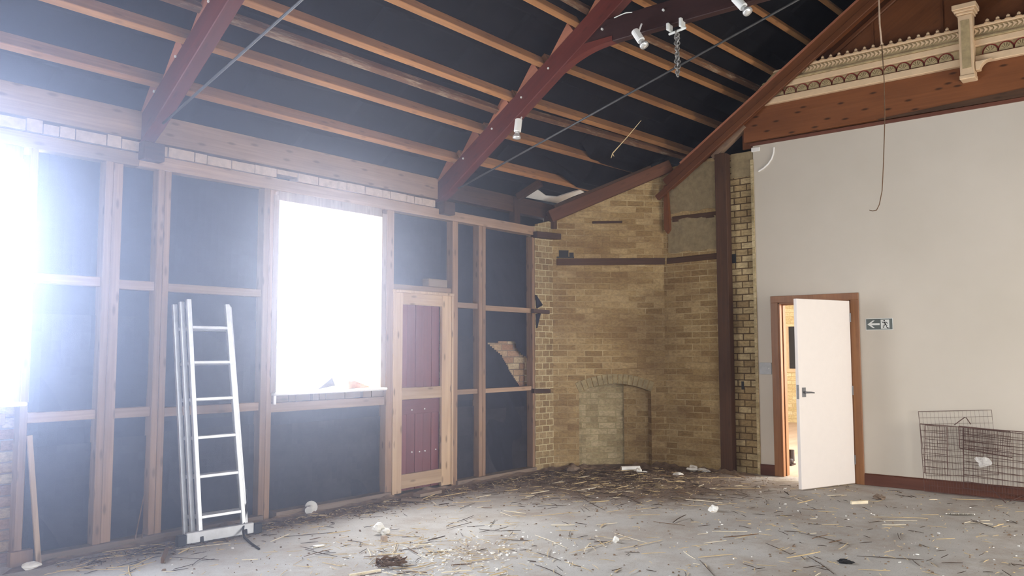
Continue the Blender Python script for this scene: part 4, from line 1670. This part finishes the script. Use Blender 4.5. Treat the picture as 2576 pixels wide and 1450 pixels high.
floor_thing('white_rag', 'plaster', 1755, 1187, lambda m, p: (m.blob(p + (-0.02, 0.05, 0.03), (0.06, 0.06, 0.035), 12, 0.45), m.blob(p + (0.02, -0.07, 0.02), (0.035, 0.09, 0.018), 13, 0.4)), 'white rag at the foot of the chimney beside the dark post', 'rag')
floor_thing('plaster_chunk', 'plaster', 1706, 1197, lambda m, p: m.blob(p + (0, 0, 0.015), (0.05, 0.06, 0.02), 14, 0.35), 'pale flat chunk between the white tube and the white rag', 'chunk')
floor_thing('plaster_chunk', 'plaster', 1795, 1288, lambda m, p: m.blob(p + (0, 0, 0.025), (0.045, 0.05, 0.03), 15, 0.35), 'pale grey chunk in the middle of the floor, facing the open door', 'chunk')
floor_thing('plaster_chunk', 'plaster', 1549, 1366, lambda m, p: m.blob(p + (0, 0, 0.02), (0.022, 0.022, 0.022), 16, 0.3), 'small white chunk between crossing straws in mid floor', 'chunk')
floor_thing('plaster_chunk', 'plaster', 75, 1433, lambda m, p: m.blob(p + (0, 0, 0.02), (0.06, 0.045, 0.025), 17, 0.3), 'flat pale chunk at the bottom corner under the near window', 'chunk')
floor_thing('plaster_chunk', 'plaster', 12, 1388, lambda m, p: m.blob(p + (0, 0, 0.07), (0.09, 0.05, 0.06), 18, 0.3), 'pale chunk on the floor against the brick under the near window', 'chunk')
floor_thing('plaster_chunk', 'plaster', 800, 1376, lambda m, p: m.blob(p + (0, 0, 0.006), (0.05, 0.03, 0.008), 19, 0.3), 'flat white flake on the floor between ladder and white lump', 'flake')
floor_thing('log_stub', 'twig', 1408, 1173, lambda m, p: m.tube([p + (-0.10, 0.05, 0.06), p + (0.09, -0.07, 0.06)], [0.062, 0.058], 12), 'brown stub of wood lying against the chimney left of the fireplace', 'log', bevel=0.004)
floor_thing('wood_chunk', 'grey_bed', 1440, 1186, lambda m, p: m.blob(p + (0, 0, 0.03), (0.10, 0.07, 0.035), 23, 0.35), 'grey chunk on the rubble in front of the brown log stub', 'chunk')
floor_thing('coil_spring', 'plaster', 2417, 1294, lambda m, p: m.tube([F(2380 + 72 * i / 60, 1293 + 1.5 * i / 60, 0.012 + 0.008 * math.cos(i * 1.9)) + np.array([0, 0, 0.0]) for i in range(61)], 0.005, 5), 'pale coiled strip on the floor in front of the wire crate', 'strip')
floor_thing('wood_offcut', 'straw_white', 2161, 1265, lambda m, p: m.bar(F(2141, 1266, 0.012), F(2182, 1264, 0.012), 0.03, 0.022), 'bright pale wood offcut on the floor before the end wall skirting', 'offcut', grain=GY)
floor_thing('plaster_chunk', 'grey_bed', 2212, 1257, lambda m, p: m.blob(p + (0, 0, 0.02), (0.05, 0.06, 0.025), 27, 0.35), 'dull grey chunk beside the bright pale wood offcut', 'chunk')
floor_thing('bird_nest', 'twig', 985, 1424, lambda m, p: [m.tube([p + np.array([0.11 * math.cos(k * 2.4) * (0.3 + 0.7 * ((k * 7) % 10) / 10), 0.10 * math.sin(k * 2.4) * (0.3 + 0.7 * ((k * 3) % 10) / 10), 0.012 + 0.0008 * (k % 40)]), p + np.array([0.11 * math.cos(k * 2.4 + 1.3), 0.10 * math.sin(k * 2.4 + 1.3), 0.01 + 0.001 * ((k * 13) % 40)])], 0.0035, 4) for k in range(90)], 'dark matted clump among white chips at the bottom of the floor', 'clump')
floor_thing('dark_scrap', 'black', 2125, 1417, lambda m, p: m.blob(p + (0, 0, 0.012), (0.035, 0.05, 0.014), 31, 0.45), 'small black scrap near the bottom of the bare grey floor', 'scrap')
floor_thing('timber_scrap', 'grey_bed', 1039, 1258, lambda m, p: m.bar(F(1012, 1257, 0.02), F(1062, 1259, 0.02), 0.07, 0.02, side=(0, 1, 0)), 'small board scrap lying free on the floor before the red boarded door', 'board', grain=GX)
floor_thing('timber_scrap', 'grey_bed', 1078, 1242, lambda m, p: m.bar(F(1048, 1247, 0.03), F(1102, 1236, 0.03), 0.10, 0.03, side=(0, 1, 0)), 'grey board scrap against the foot of the red boarded door', 'board', grain=GX)
floor_thing('bark_piece', 'twig', 416, 1402, lambda m, p: m.bar(F(408, 1412, 0.02), F(420, 1382, 0.03), 0.03, 0.02), 'bent brown bark piece on the floor left of the ladder foot', 'bark')
floor_thing('flake_stick', 'straw_white', 905, 1444, lambda m, p: m.bar(F(880, 1448, 0.012), F(958, 1435, 0.012), 0.014, 0.010), 'broad pale splinter at the bottom edge beside the dark clump', 'splinter')

# ---- straw and twigs, each one an object; a stock of shapes, every piece copied
STOCK = {}


def stick_mesh(mat, L, r, bend, seed):
    key = (mat, seed)
    rg = random.Random(seed)
    m = MB()
    pts, rs = [], []
    n = 5
    for i in range(n + 1):
        s = i / n
        pts.append(((s - 0.5), bend * math.sin(P * s) + rg.uniform(-0.006, 0.006), 0.0))
        rs.append(0.5 + 0.5 * math.sin(P * (0.15 + 0.7 * s)))
    vs = []
    m2 = MB()
    m2.tube(pts, [x for x in rs], 5)
    return m2


def make_stick(a, b, r, mat, label, group, bend=0.0, lift=0.0, name='straw'):
    a, b = V(a), V(b)
    d = b - a
    L = float(np.linalg.norm(d))
    key = (mat, round(bend, 3))
    if key not in STOCK:
        me = None
        mm = MB()
        n = 6
        pts = [((i / n - 0.5), bend * math.sin(P * i / n), 0.0) for i in range(n + 1)]
        vs, rings = [], []
        k = 5
        for i, p_ in enumerate(pts):
            rr = 0.55 + 0.45 * math.sin(P * (0.12 + 0.76 * i / n))
            for j in range(k):
                an = 2 * P * j / k
                vs.append((p_[0], p_[1], rr * math.sin(an), rr * math.cos(an)))
        me = (vs, n, k)
        STOCK[key] = me
    vs, n, k = STOCK[key]
    u = d / L
    sd = np.array([-u[1], u[0], 0.0])
    sd /= np.linalg.norm(sd) + 1e-9
    up = np.cross(u, sd)
    c = (a + b) / 2
    m = MB()
    m.v = [c + u * (p[0] * L) + sd * (p[1] * L + p[3] * r) + up * (p[2] * r) for p in vs]
    fs = []
    for i in range(n):
        for j in range(k):
            q = (j + 1) % k
            fs.append((i * k + j, i * k + q, (i + 1) * k + q, (i + 1) * k + j))
    fs += [tuple(range(k))[::-1], tuple(range(n * k, (n + 1) * k))]
    m.f = fs
    o = m.build(name, mat, smooth=True)
    tag(o, label, name, group)
    return o


G_PALE = ('pale straw stalk lying loose on the grey floor', 'pale straws on the floor', 'straw')
G_DARK = ('dark brown twig lying loose on the grey floor', 'brown twigs on the floor', 'twig')
Z8 = (860, 960, 0.3379)
Z9 = (1716, 960, 0.3379)
Z7 = (0, 960, 0.3379)
SEG = {
    Z8: [(1180, 975, 1270, 1010, 'w', 5), (1410, 1005, 1715, 975, 'p', 5), (860, 1045, 980, 1000, 'd', 5), (330, 1140, 580, 1165, 'p', 4), (290, 1230, 640, 1170, 'p', 4), (380, 1310, 405, 1195, 'w', 6),
         (200, 1360, 300, 1275, 'p', 4), (190, 1245, 215, 1310, 'w', 8), (1440, 1145, 1680, 1245, 'w', 4), (1690, 1280, 2160, 1145, 'p', 4), (2030, 1130, 2280, 1205, 'w', 4), (2040, 1250, 2390, 1180, 'p', 5),
         (2230, 1285, 2410, 1275, 'p', 4), (1890, 1070, 2050, 1055, 'w', 5), (2130, 1000, 2370, 993, 'p', 5), (1970, 975, 2090, 955, 'p', 4), (1990, 828, 2170, 818, 'w', 5), (2190, 955, 2330, 940, 'p', 4),
         (1000, 865, 1110, 845, 'w', 7), (820, 905, 1110, 890, 'p', 5), (880, 950, 990, 905, 'd', 4), (1480, 870, 1660, 850, 'p', 4), (2000, 870, 2075, 862, 'w', 4), (1450, 1275, 1630, 1335, 'd', 4),
         (1530, 1310, 1545, 1240, 'p', 4), (1440, 1365, 1640, 1450, 'd', 4), (1660, 1345, 1860, 1415, 'p', 4), (600, 1280, 790, 1270, 'd', 4), (380, 1410, 520, 1440, 'w', 5), (500, 1400, 640, 1440, 'p', 5),
         (150, 1440, 290, 1405, 'w', 9), (1590, 1110, 1760, 1112, 'p', 3), (1690, 1160, 1700, 1115, 'd', 4), (1020, 1100, 1180, 1115, 'd', 3), (780, 1100, 970, 1050, 'd', 4), (90, 1000, 350, 950, 'd', 4),
         (1840, 780, 2080, 775, 'p', 4), (1620, 705, 1780, 698, 'p', 4), (1400, 880, 1490, 830, 'd', 4), (1750, 840, 1960, 960, 'd', 4), (2100, 850, 2220, 915, 'd', 4), (140, 1205, 250, 1225, 'p', 5),
         (430, 1215, 500, 1235, 'w', 4), (420, 1205, 380, 1280, 'p', 4), (560, 1290, 640, 1320, 'w', 5), (1100, 1085, 1140, 1030, 'd', 4), (1190, 1180, 1400, 1185, 'd', 3), (130, 1280, 190, 1245, 'd', 4),
         (1900, 1180, 1960, 1230, 'p', 4), (300, 1420, 460, 1450, 'w', 5), (660, 1230, 420, 1260, 'd', 3), (1840, 595, 1880, 570, 'd', 5), (1500, 690, 1560, 640, 'd', 6), (2150, 640, 2230, 600, 'd', 5)],
    Z9: [(1255, 905, 1380, 900, 'w', 8), (1470, 1040, 1750, 1040, 'w', 5), (1840, 880, 1900, 880, 'w', 7), (0, 920, 165, 930, 'p', 4), (160, 1205, 330, 1185, 'w', 4), (390, 1170, 510, 1145, 'p', 4),
         (620, 1205, 800, 1285, 'd', 4), (1165, 1250, 1235, 1200, 'p', 5), (10, 1265, 100, 1325, 'w', 6), (930, 1300, 1130, 1435, 'd', 4), (130, 1330, 240, 1450, 'd', 4), (90, 870, 380, 885, 'd', 4),
         (240, 905, 300, 905, 'w', 5), (260, 920, 410, 910, 'p', 4), (1310, 1400, 1550, 1410, 'p', 4), (990, 1450, 1030, 1425, 'w', 4), (950, 1025, 1000, 1022, 'w', 6), (1890, 1175, 2030, 1170, 'p', 3),
         (880, 1130, 1250, 1220, 'd', 4), (1715, 1330, 1770, 1375, 'd', 4), (1040, 1070, 1165, 1065, 'p', 4), (0, 720, 440, 715, 'p', 4), (390, 780, 450, 775, 'w', 5), (230, 795, 590, 797, 'p', 4),
         (115, 1140, 190, 1133, 'w', 4), (950, 1133, 1000, 1130, 'w', 4), (1605, 1130, 1625, 1180, 'd', 5), (800, 860, 850, 850, 'p', 4), (760, 820, 795, 845, 'd', 8), (0, 735, 60, 745, 'd', 4),
         (60, 755, 230, 815, 'd', 4), (410, 820, 490, 850, 'd', 4), (2010, 875, 2260, 882, 'p', 4), (2150, 1030, 2330, 1095, 'd', 5), (1440, 1010, 1830, 1020, 'p', 3), (2220, 1040, 2290, 1035, 'w', 5),
         (1780, 993, 1910, 993, 'p', 4), (2380, 1405, 2450, 1450, 'd', 4), (870, 1295, 915, 1330, 'd', 4), (1300, 1300, 1800, 1330, 'd', 3), (620, 880, 625, 920, 'd', 4), (80, 1355, 130, 1365, 'w', 5)],
    Z7: [(1310, 1255, 1720, 1205, 'w', 5), (970, 1395, 1160, 1340, 'p', 6), (870, 1380, 1200, 1300, 'd', 5), (330, 1440, 700, 1370, 'p', 4), (420, 1410, 920, 1400, 'p', 3), (1000, 1285, 1130, 1240, 'p', 6),
         (2290, 1095, 2430, 1075, 'p', 5), (1980, 1075, 2110, 1090, 'p', 5), (2090, 1160, 2540, 1120, 'd', 3), (1800, 1330, 1920, 1325, 'w', 7), (2085, 1450, 2140, 1405, 'p', 3), (2270, 1250, 2510, 1305, 'd', 3),
         (2400, 1350, 2545, 1380, 'p', 4), (1210, 1420, 1300, 1415, 'w', 5), (1430, 1370, 1540, 1300, 'd', 4), (760, 1275, 1020, 1240, 'p', 4), (1280, 1310, 1630, 1330, 'd', 4), (930, 1440, 1010, 1395, 'd', 5),
         (1290, 1400, 1440, 1360, 'd', 4), (560, 1330, 800, 1300, 'd', 4), (420, 1350, 470, 1335, 'w', 5), (2330, 1238, 2420, 1225, 'w', 7), (1040, 1225, 1180, 1215, 'p', 5)],
}
n_st = 0
for (ox, oy, s), L in SEG.items():
    for x0, y0, x1, y1, c, w in L:
        z = 0.006 + (n_st % 5) * 0.0012
        a, b = F(ox + x0 * s, oy + y0 * s, z), F(ox + x1 * s, oy + y1 * s, z)
        if max(a[1], b[1]) > 6.15 or max(a[0], b[0]) > 9.3:
            continue
        g = G_DARK if c == 'd' else G_PALE
        dist = np.linalg.norm((a + b) / 2 - CAM)
        r = min(0.011, max(0.0025, 0.45 * w * s * dist / FPX))
        make_stick(a, b, r, {'w': 'straw_white', 'p': 'straw', 'd': 'twig_dark'}[c], g[0], g[1], bend=rng.choice((0.0, 0.02, -0.02, 0.04)), name=g[2])
        n_st += 1


def in_floor(x, y):
    return x < 9.25 and y < 6.08 and not (x > 7.9 and (C1[0] - x) * DN[0] + (C1[1] - y) * DN[1] > -0.06) and (x * CF[0] + y * CF[1]) > 4.0


tries = 0
while n_st < 300 and tries < 6000:
    tries += 1
    k = rng.random()
    if k < 0.34:
        x, y = rng.gauss(7.9, 0.75), rng.gauss(4.9, 0.65)
    elif k < 0.46:
        x, y = rng.uniform(2.4, 8.0), 6.1 - abs(rng.gauss(0, 0.45))
    elif k < 0.62:
        x, y = rng.gauss(4.1, 0.5), rng.gauss(3.5, 0.55)
    else:
        x, y = rng.uniform(3.0, 9.2), rng.uniform(0.8, 6.0)
    if not in_floor(x, y):
        continue
    L = rng.choice((0.06, 0.1, 0.14, 0.2, 0.28))
    an = rng.gauss(-0.7, 0.55) if rng.random() < 0.7 else rng.uniform(0, P)
    dx, dy = math.cos(an) * L / 2, math.sin(an) * L / 2
    if not (in_floor(x + dx, y + dy) and in_floor(x - dx, y - dy)):
        continue
    c = rng.choice('wppddd' if k < 0.46 else 'wwppdd')
    g = G_DARK if c == 'd' else G_PALE
    z = 0.006 + rng.random() * 0.006
    make_stick((x - dx, y - dy, z), (x + dx, y + dy, z + rng.choice((0, 0, 0.02))), rng.uniform(0.0022, 0.005),
               {'w': 'straw_white', 'p': 'straw', 'd': rng.choice(('twig_dark', 'twig'))}[c], g[0], g[1], bend=rng.choice((0.0, 0.02, -0.02, 0.04)), name=g[2])
    n_st += 1

# ---- the uncountable rest: chips, crumbs and dirt


def chips(name, mat, n, place, size, label, flat=0.4):
    m = MB()
    made = 0
    t = 0
    while made < n and t < n * 20:
        t += 1
        x, y = place()
        if not in_floor(x, y):
            continue
        r = rng.uniform(*size) * (1.6 if rng.random() < 0.08 else 1)
        an = rng.uniform(0, 6.28)
        e = rng.uniform(0.15, 0.8)
        ca, sa_ = math.cos(an), math.sin(an)
        h = r * flat
        pts = [(r, 0, 0), (0, r * e, 0), (-r * 0.8, r * 0.2, 0), (-0.1 * r, -r * e, 0)]
        low = [(x + p[0] * ca - p[1] * sa_, y + p[0] * sa_ + p[1] * ca, 0.0005) for p in pts]
        hi = [(x + 0.7 * (p[0] * ca - p[1] * sa_), y + 0.7 * (p[0] * sa_ + p[1] * ca), h) for p in pts]
        m.add(low + hi, [(4, 5, 6, 7), (0, 1, 5, 4), (1, 2, 6, 5), (2, 3, 7, 6), (3, 0, 4, 7)])
        made += 1
    o = m.build(name, mat, loc=(0, 0, 0))
    return tag(o, label, 'debris', None, 'stuff')


def around(cx, cy, sx, sy):
    return lambda: (rng.gauss(cx, sx), rng.gauss(cy, sy))


def mixed(*fs):
    return lambda: rng.choice(fs)()


pc = F(1080, 1405)
wide = lambda: (rng.uniform(2.6, 9.2), rng.uniform(0.4, 6.0))
wall_edge = lambda: (rng.uniform(2.4, 8.1), 6.1 - abs(rng.gauss(0, 0.22)))
hearth = around(8.0, 5.0, 0.7, 0.6)
chips('plaster_chips', 'plaster', 620, mixed(around(pc[0], pc[1], 0.28, 0.24), around(F(1250, 1390)[0], F(1250, 1390)[1], 0.4, 0.3), wide), (0.004, 0.017), 'white plaster chips and flakes scattered over the grey floor')
chips('straw_crumbs', 'straw', 1500, mixed(wide, wide, hearth, wall_edge, around(pc[0], pc[1], 0.5, 0.4)), (0.004, 0.012), 'pale straw crumbs scattered over the grey floor')
chips('dirt_crumbs', 'dirt', 4200, mixed(hearth, hearth, wall_edge, wide), (0.003, 0.012), 'brown dirt and crumbs thickest before the fireplace and wall', 0.7)


def dirt_bank(name, path, width, height, seed, label):
    m = MB()
    pts = [V(p) for p in path]
    rg = random.Random(seed)
    n = 120
    seglen = [np.linalg.norm(pts[i + 1] - pts[i]) for i in range(len(pts) - 1)]
    tot = sum(seglen)
    ph = [rg.uniform(0, 6) for _ in range(6)]

    def along(u):
        d = u * tot
        for i, l in enumerate(seglen):
            if d <= l or i == len(seglen) - 1:
                return pts[i] + (pts[i + 1] - pts[i]) * min(1, d / l)
            d -= l

    inward = np.array([-0.62, -0.78, 0])

    def fn(u, v):
        p = along(u)
        k = 0.55 + 0.25 * math.sin(u * 19 + ph[0]) + 0.2 * math.sin(u * 47 + ph[1]) + 0.15 * math.sin(u * 83 + ph[2])
        w = width * max(0.25, k)
        h = height * max(0.15, k) * (1 - v) ** 1.6 * (1 + 0.35 * math.sin(u * 140 + v * 9 + ph[3]) + 0.3 * math.sin(u * 61 - v * 17 + ph[4]))
        e = min(1, u * 12, (1 - u) * 12)
        return p + inward * w * v + np.array([0, 0, max(0.0, h * e) - (0.004 if v > 0.97 else 0)])
    m.grid(fn, 200, 8)
    o = m.build(name, 'dirt', loc=(0, 0, 0))
    return tag(o, label, 'debris', None, 'stuff')




def stick_litter(name, mat, n, place, ln, rad, label):
    m = MB()
    made = t = 0
    while made < n and t < n * 20:
        t += 1
        x, y = place()
        L = rng.uniform(*ln)
        an = rng.uniform(0, 6.28)
        dx, dy = math.cos(an) * L / 2, math.sin(an) * L / 2
        if not (in_floor(x + dx, y + dy) and in_floor(x - dx, y - dy)):
            continue
        z = 0.003 + rng.random() * 0.008
        m.tube([(x - dx, y - dy, z), (x + dy * 0.06, y - dx * 0.06, z + 0.003), (x + dx, y + dy, z + rng.random() * 0.008)], [rad * 0.7, rad, rad * 0.5], 4)
        made += 1
    return tag(m.build(name, mat, loc=(0, 0, 0)), label, 'debris', None, 'stuff')


stick_litter('straw_litter', 'straw', 900, mixed(wide, wide, hearth, wall_edge, around(pc[0], pc[1], 0.5, 0.4)), (0.03, 0.14), 0.0022, 'short pale straw bits strewn all over the grey floor')
stick_litter('twig_litter', 'twig_dark', 1100, mixed(wide, hearth, hearth, wall_edge), (0.04, 0.16), 0.0026, 'short dark twig bits strewn thickest before the fireplace')
dirt_bank('rubble', [(7.9, 6.16, 0), C1 + DN * 0.01, C2 + DN * 0.01, (9.29, 4.42, 0), (9.30, 4.0, 0)], 0.50, 0.050, 5, 'brown rubble banked along the foot of the corner chimney')
dirt_bank('dirt', [(2.2, 6.18, 0), (4.2, 6.18, 0), (5.6, 6.18, 0), (6.5, 6.18, 0), (7.9, 6.18, 0)], 0.26, 0.032, 7, 'brown dirt swept along the foot of the studded wall')

# ------------------------------------------------------------------ added scattering volume imitating lens glare round the near window
m = MB()
m.box((-6, -5, -0.6), (18, 8, 8.5))
hz_m = bpy.data.materials.new('lens_glare_volume')
hz_m.use_nodes = True
nt = hz_m.node_tree
for n_ in list(nt.nodes):
    if n_.type == 'BSDF_PRINCIPLED':
        nt.nodes.remove(n_)
vs_ = nt.nodes.new('ShaderNodeVolumeScatter')
vs_.inputs['Color'].default_value = (0.74, 0.79, 1.0, 1)
tc_ = nt.nodes.new('ShaderNodeTexCoord')
mp_ = nt.nodes.new('ShaderNodeMapping')
mp_.vector_type = 'TEXTURE'
mp_.inputs['Location'].default_value = (1.2, 5.0, 2.3)
mp_.inputs['Scale'].default_value = (5.6, 5.6, 5.6)
gd_ = nt.nodes.new('ShaderNodeTexGradient')
gd_.gradient_type = 'QUADRATIC_SPHERE'
ma_ = nt.nodes.new('ShaderNodeMath')
ma_.operation = 'MULTIPLY_ADD'
ma_.inputs[1].default_value = 0.082
ma_.inputs[2].default_value = 0.0006
nt.links.new(tc_.outputs['Object'], mp_.inputs['Vector'])
nt.links.new(mp_.outputs[0], gd_.inputs['Vector'])
nt.links.new(gd_.outputs['Fac'], ma_.inputs[0])
nt.links.new(ma_.outputs[0], vs_.inputs['Density'])
vs_.inputs['Anisotropy'].default_value = 0.78
nt.links.new(vs_.outputs[0], nt.nodes['Material Output'].inputs['Volume'])
MT['glare_haze'] = hz_m
hz_o = m.build('glare_haze', 'glare_haze', loc=(0, 0, 0))
tag(hz_o, 'thin added volume imitating lens glare, densest around the near window', 'glare_haze', None, 'stuff')
hz_o.visible_shadow = True

for o in bpy.data.objects:
    if '_w' in o:
        del o['_w']
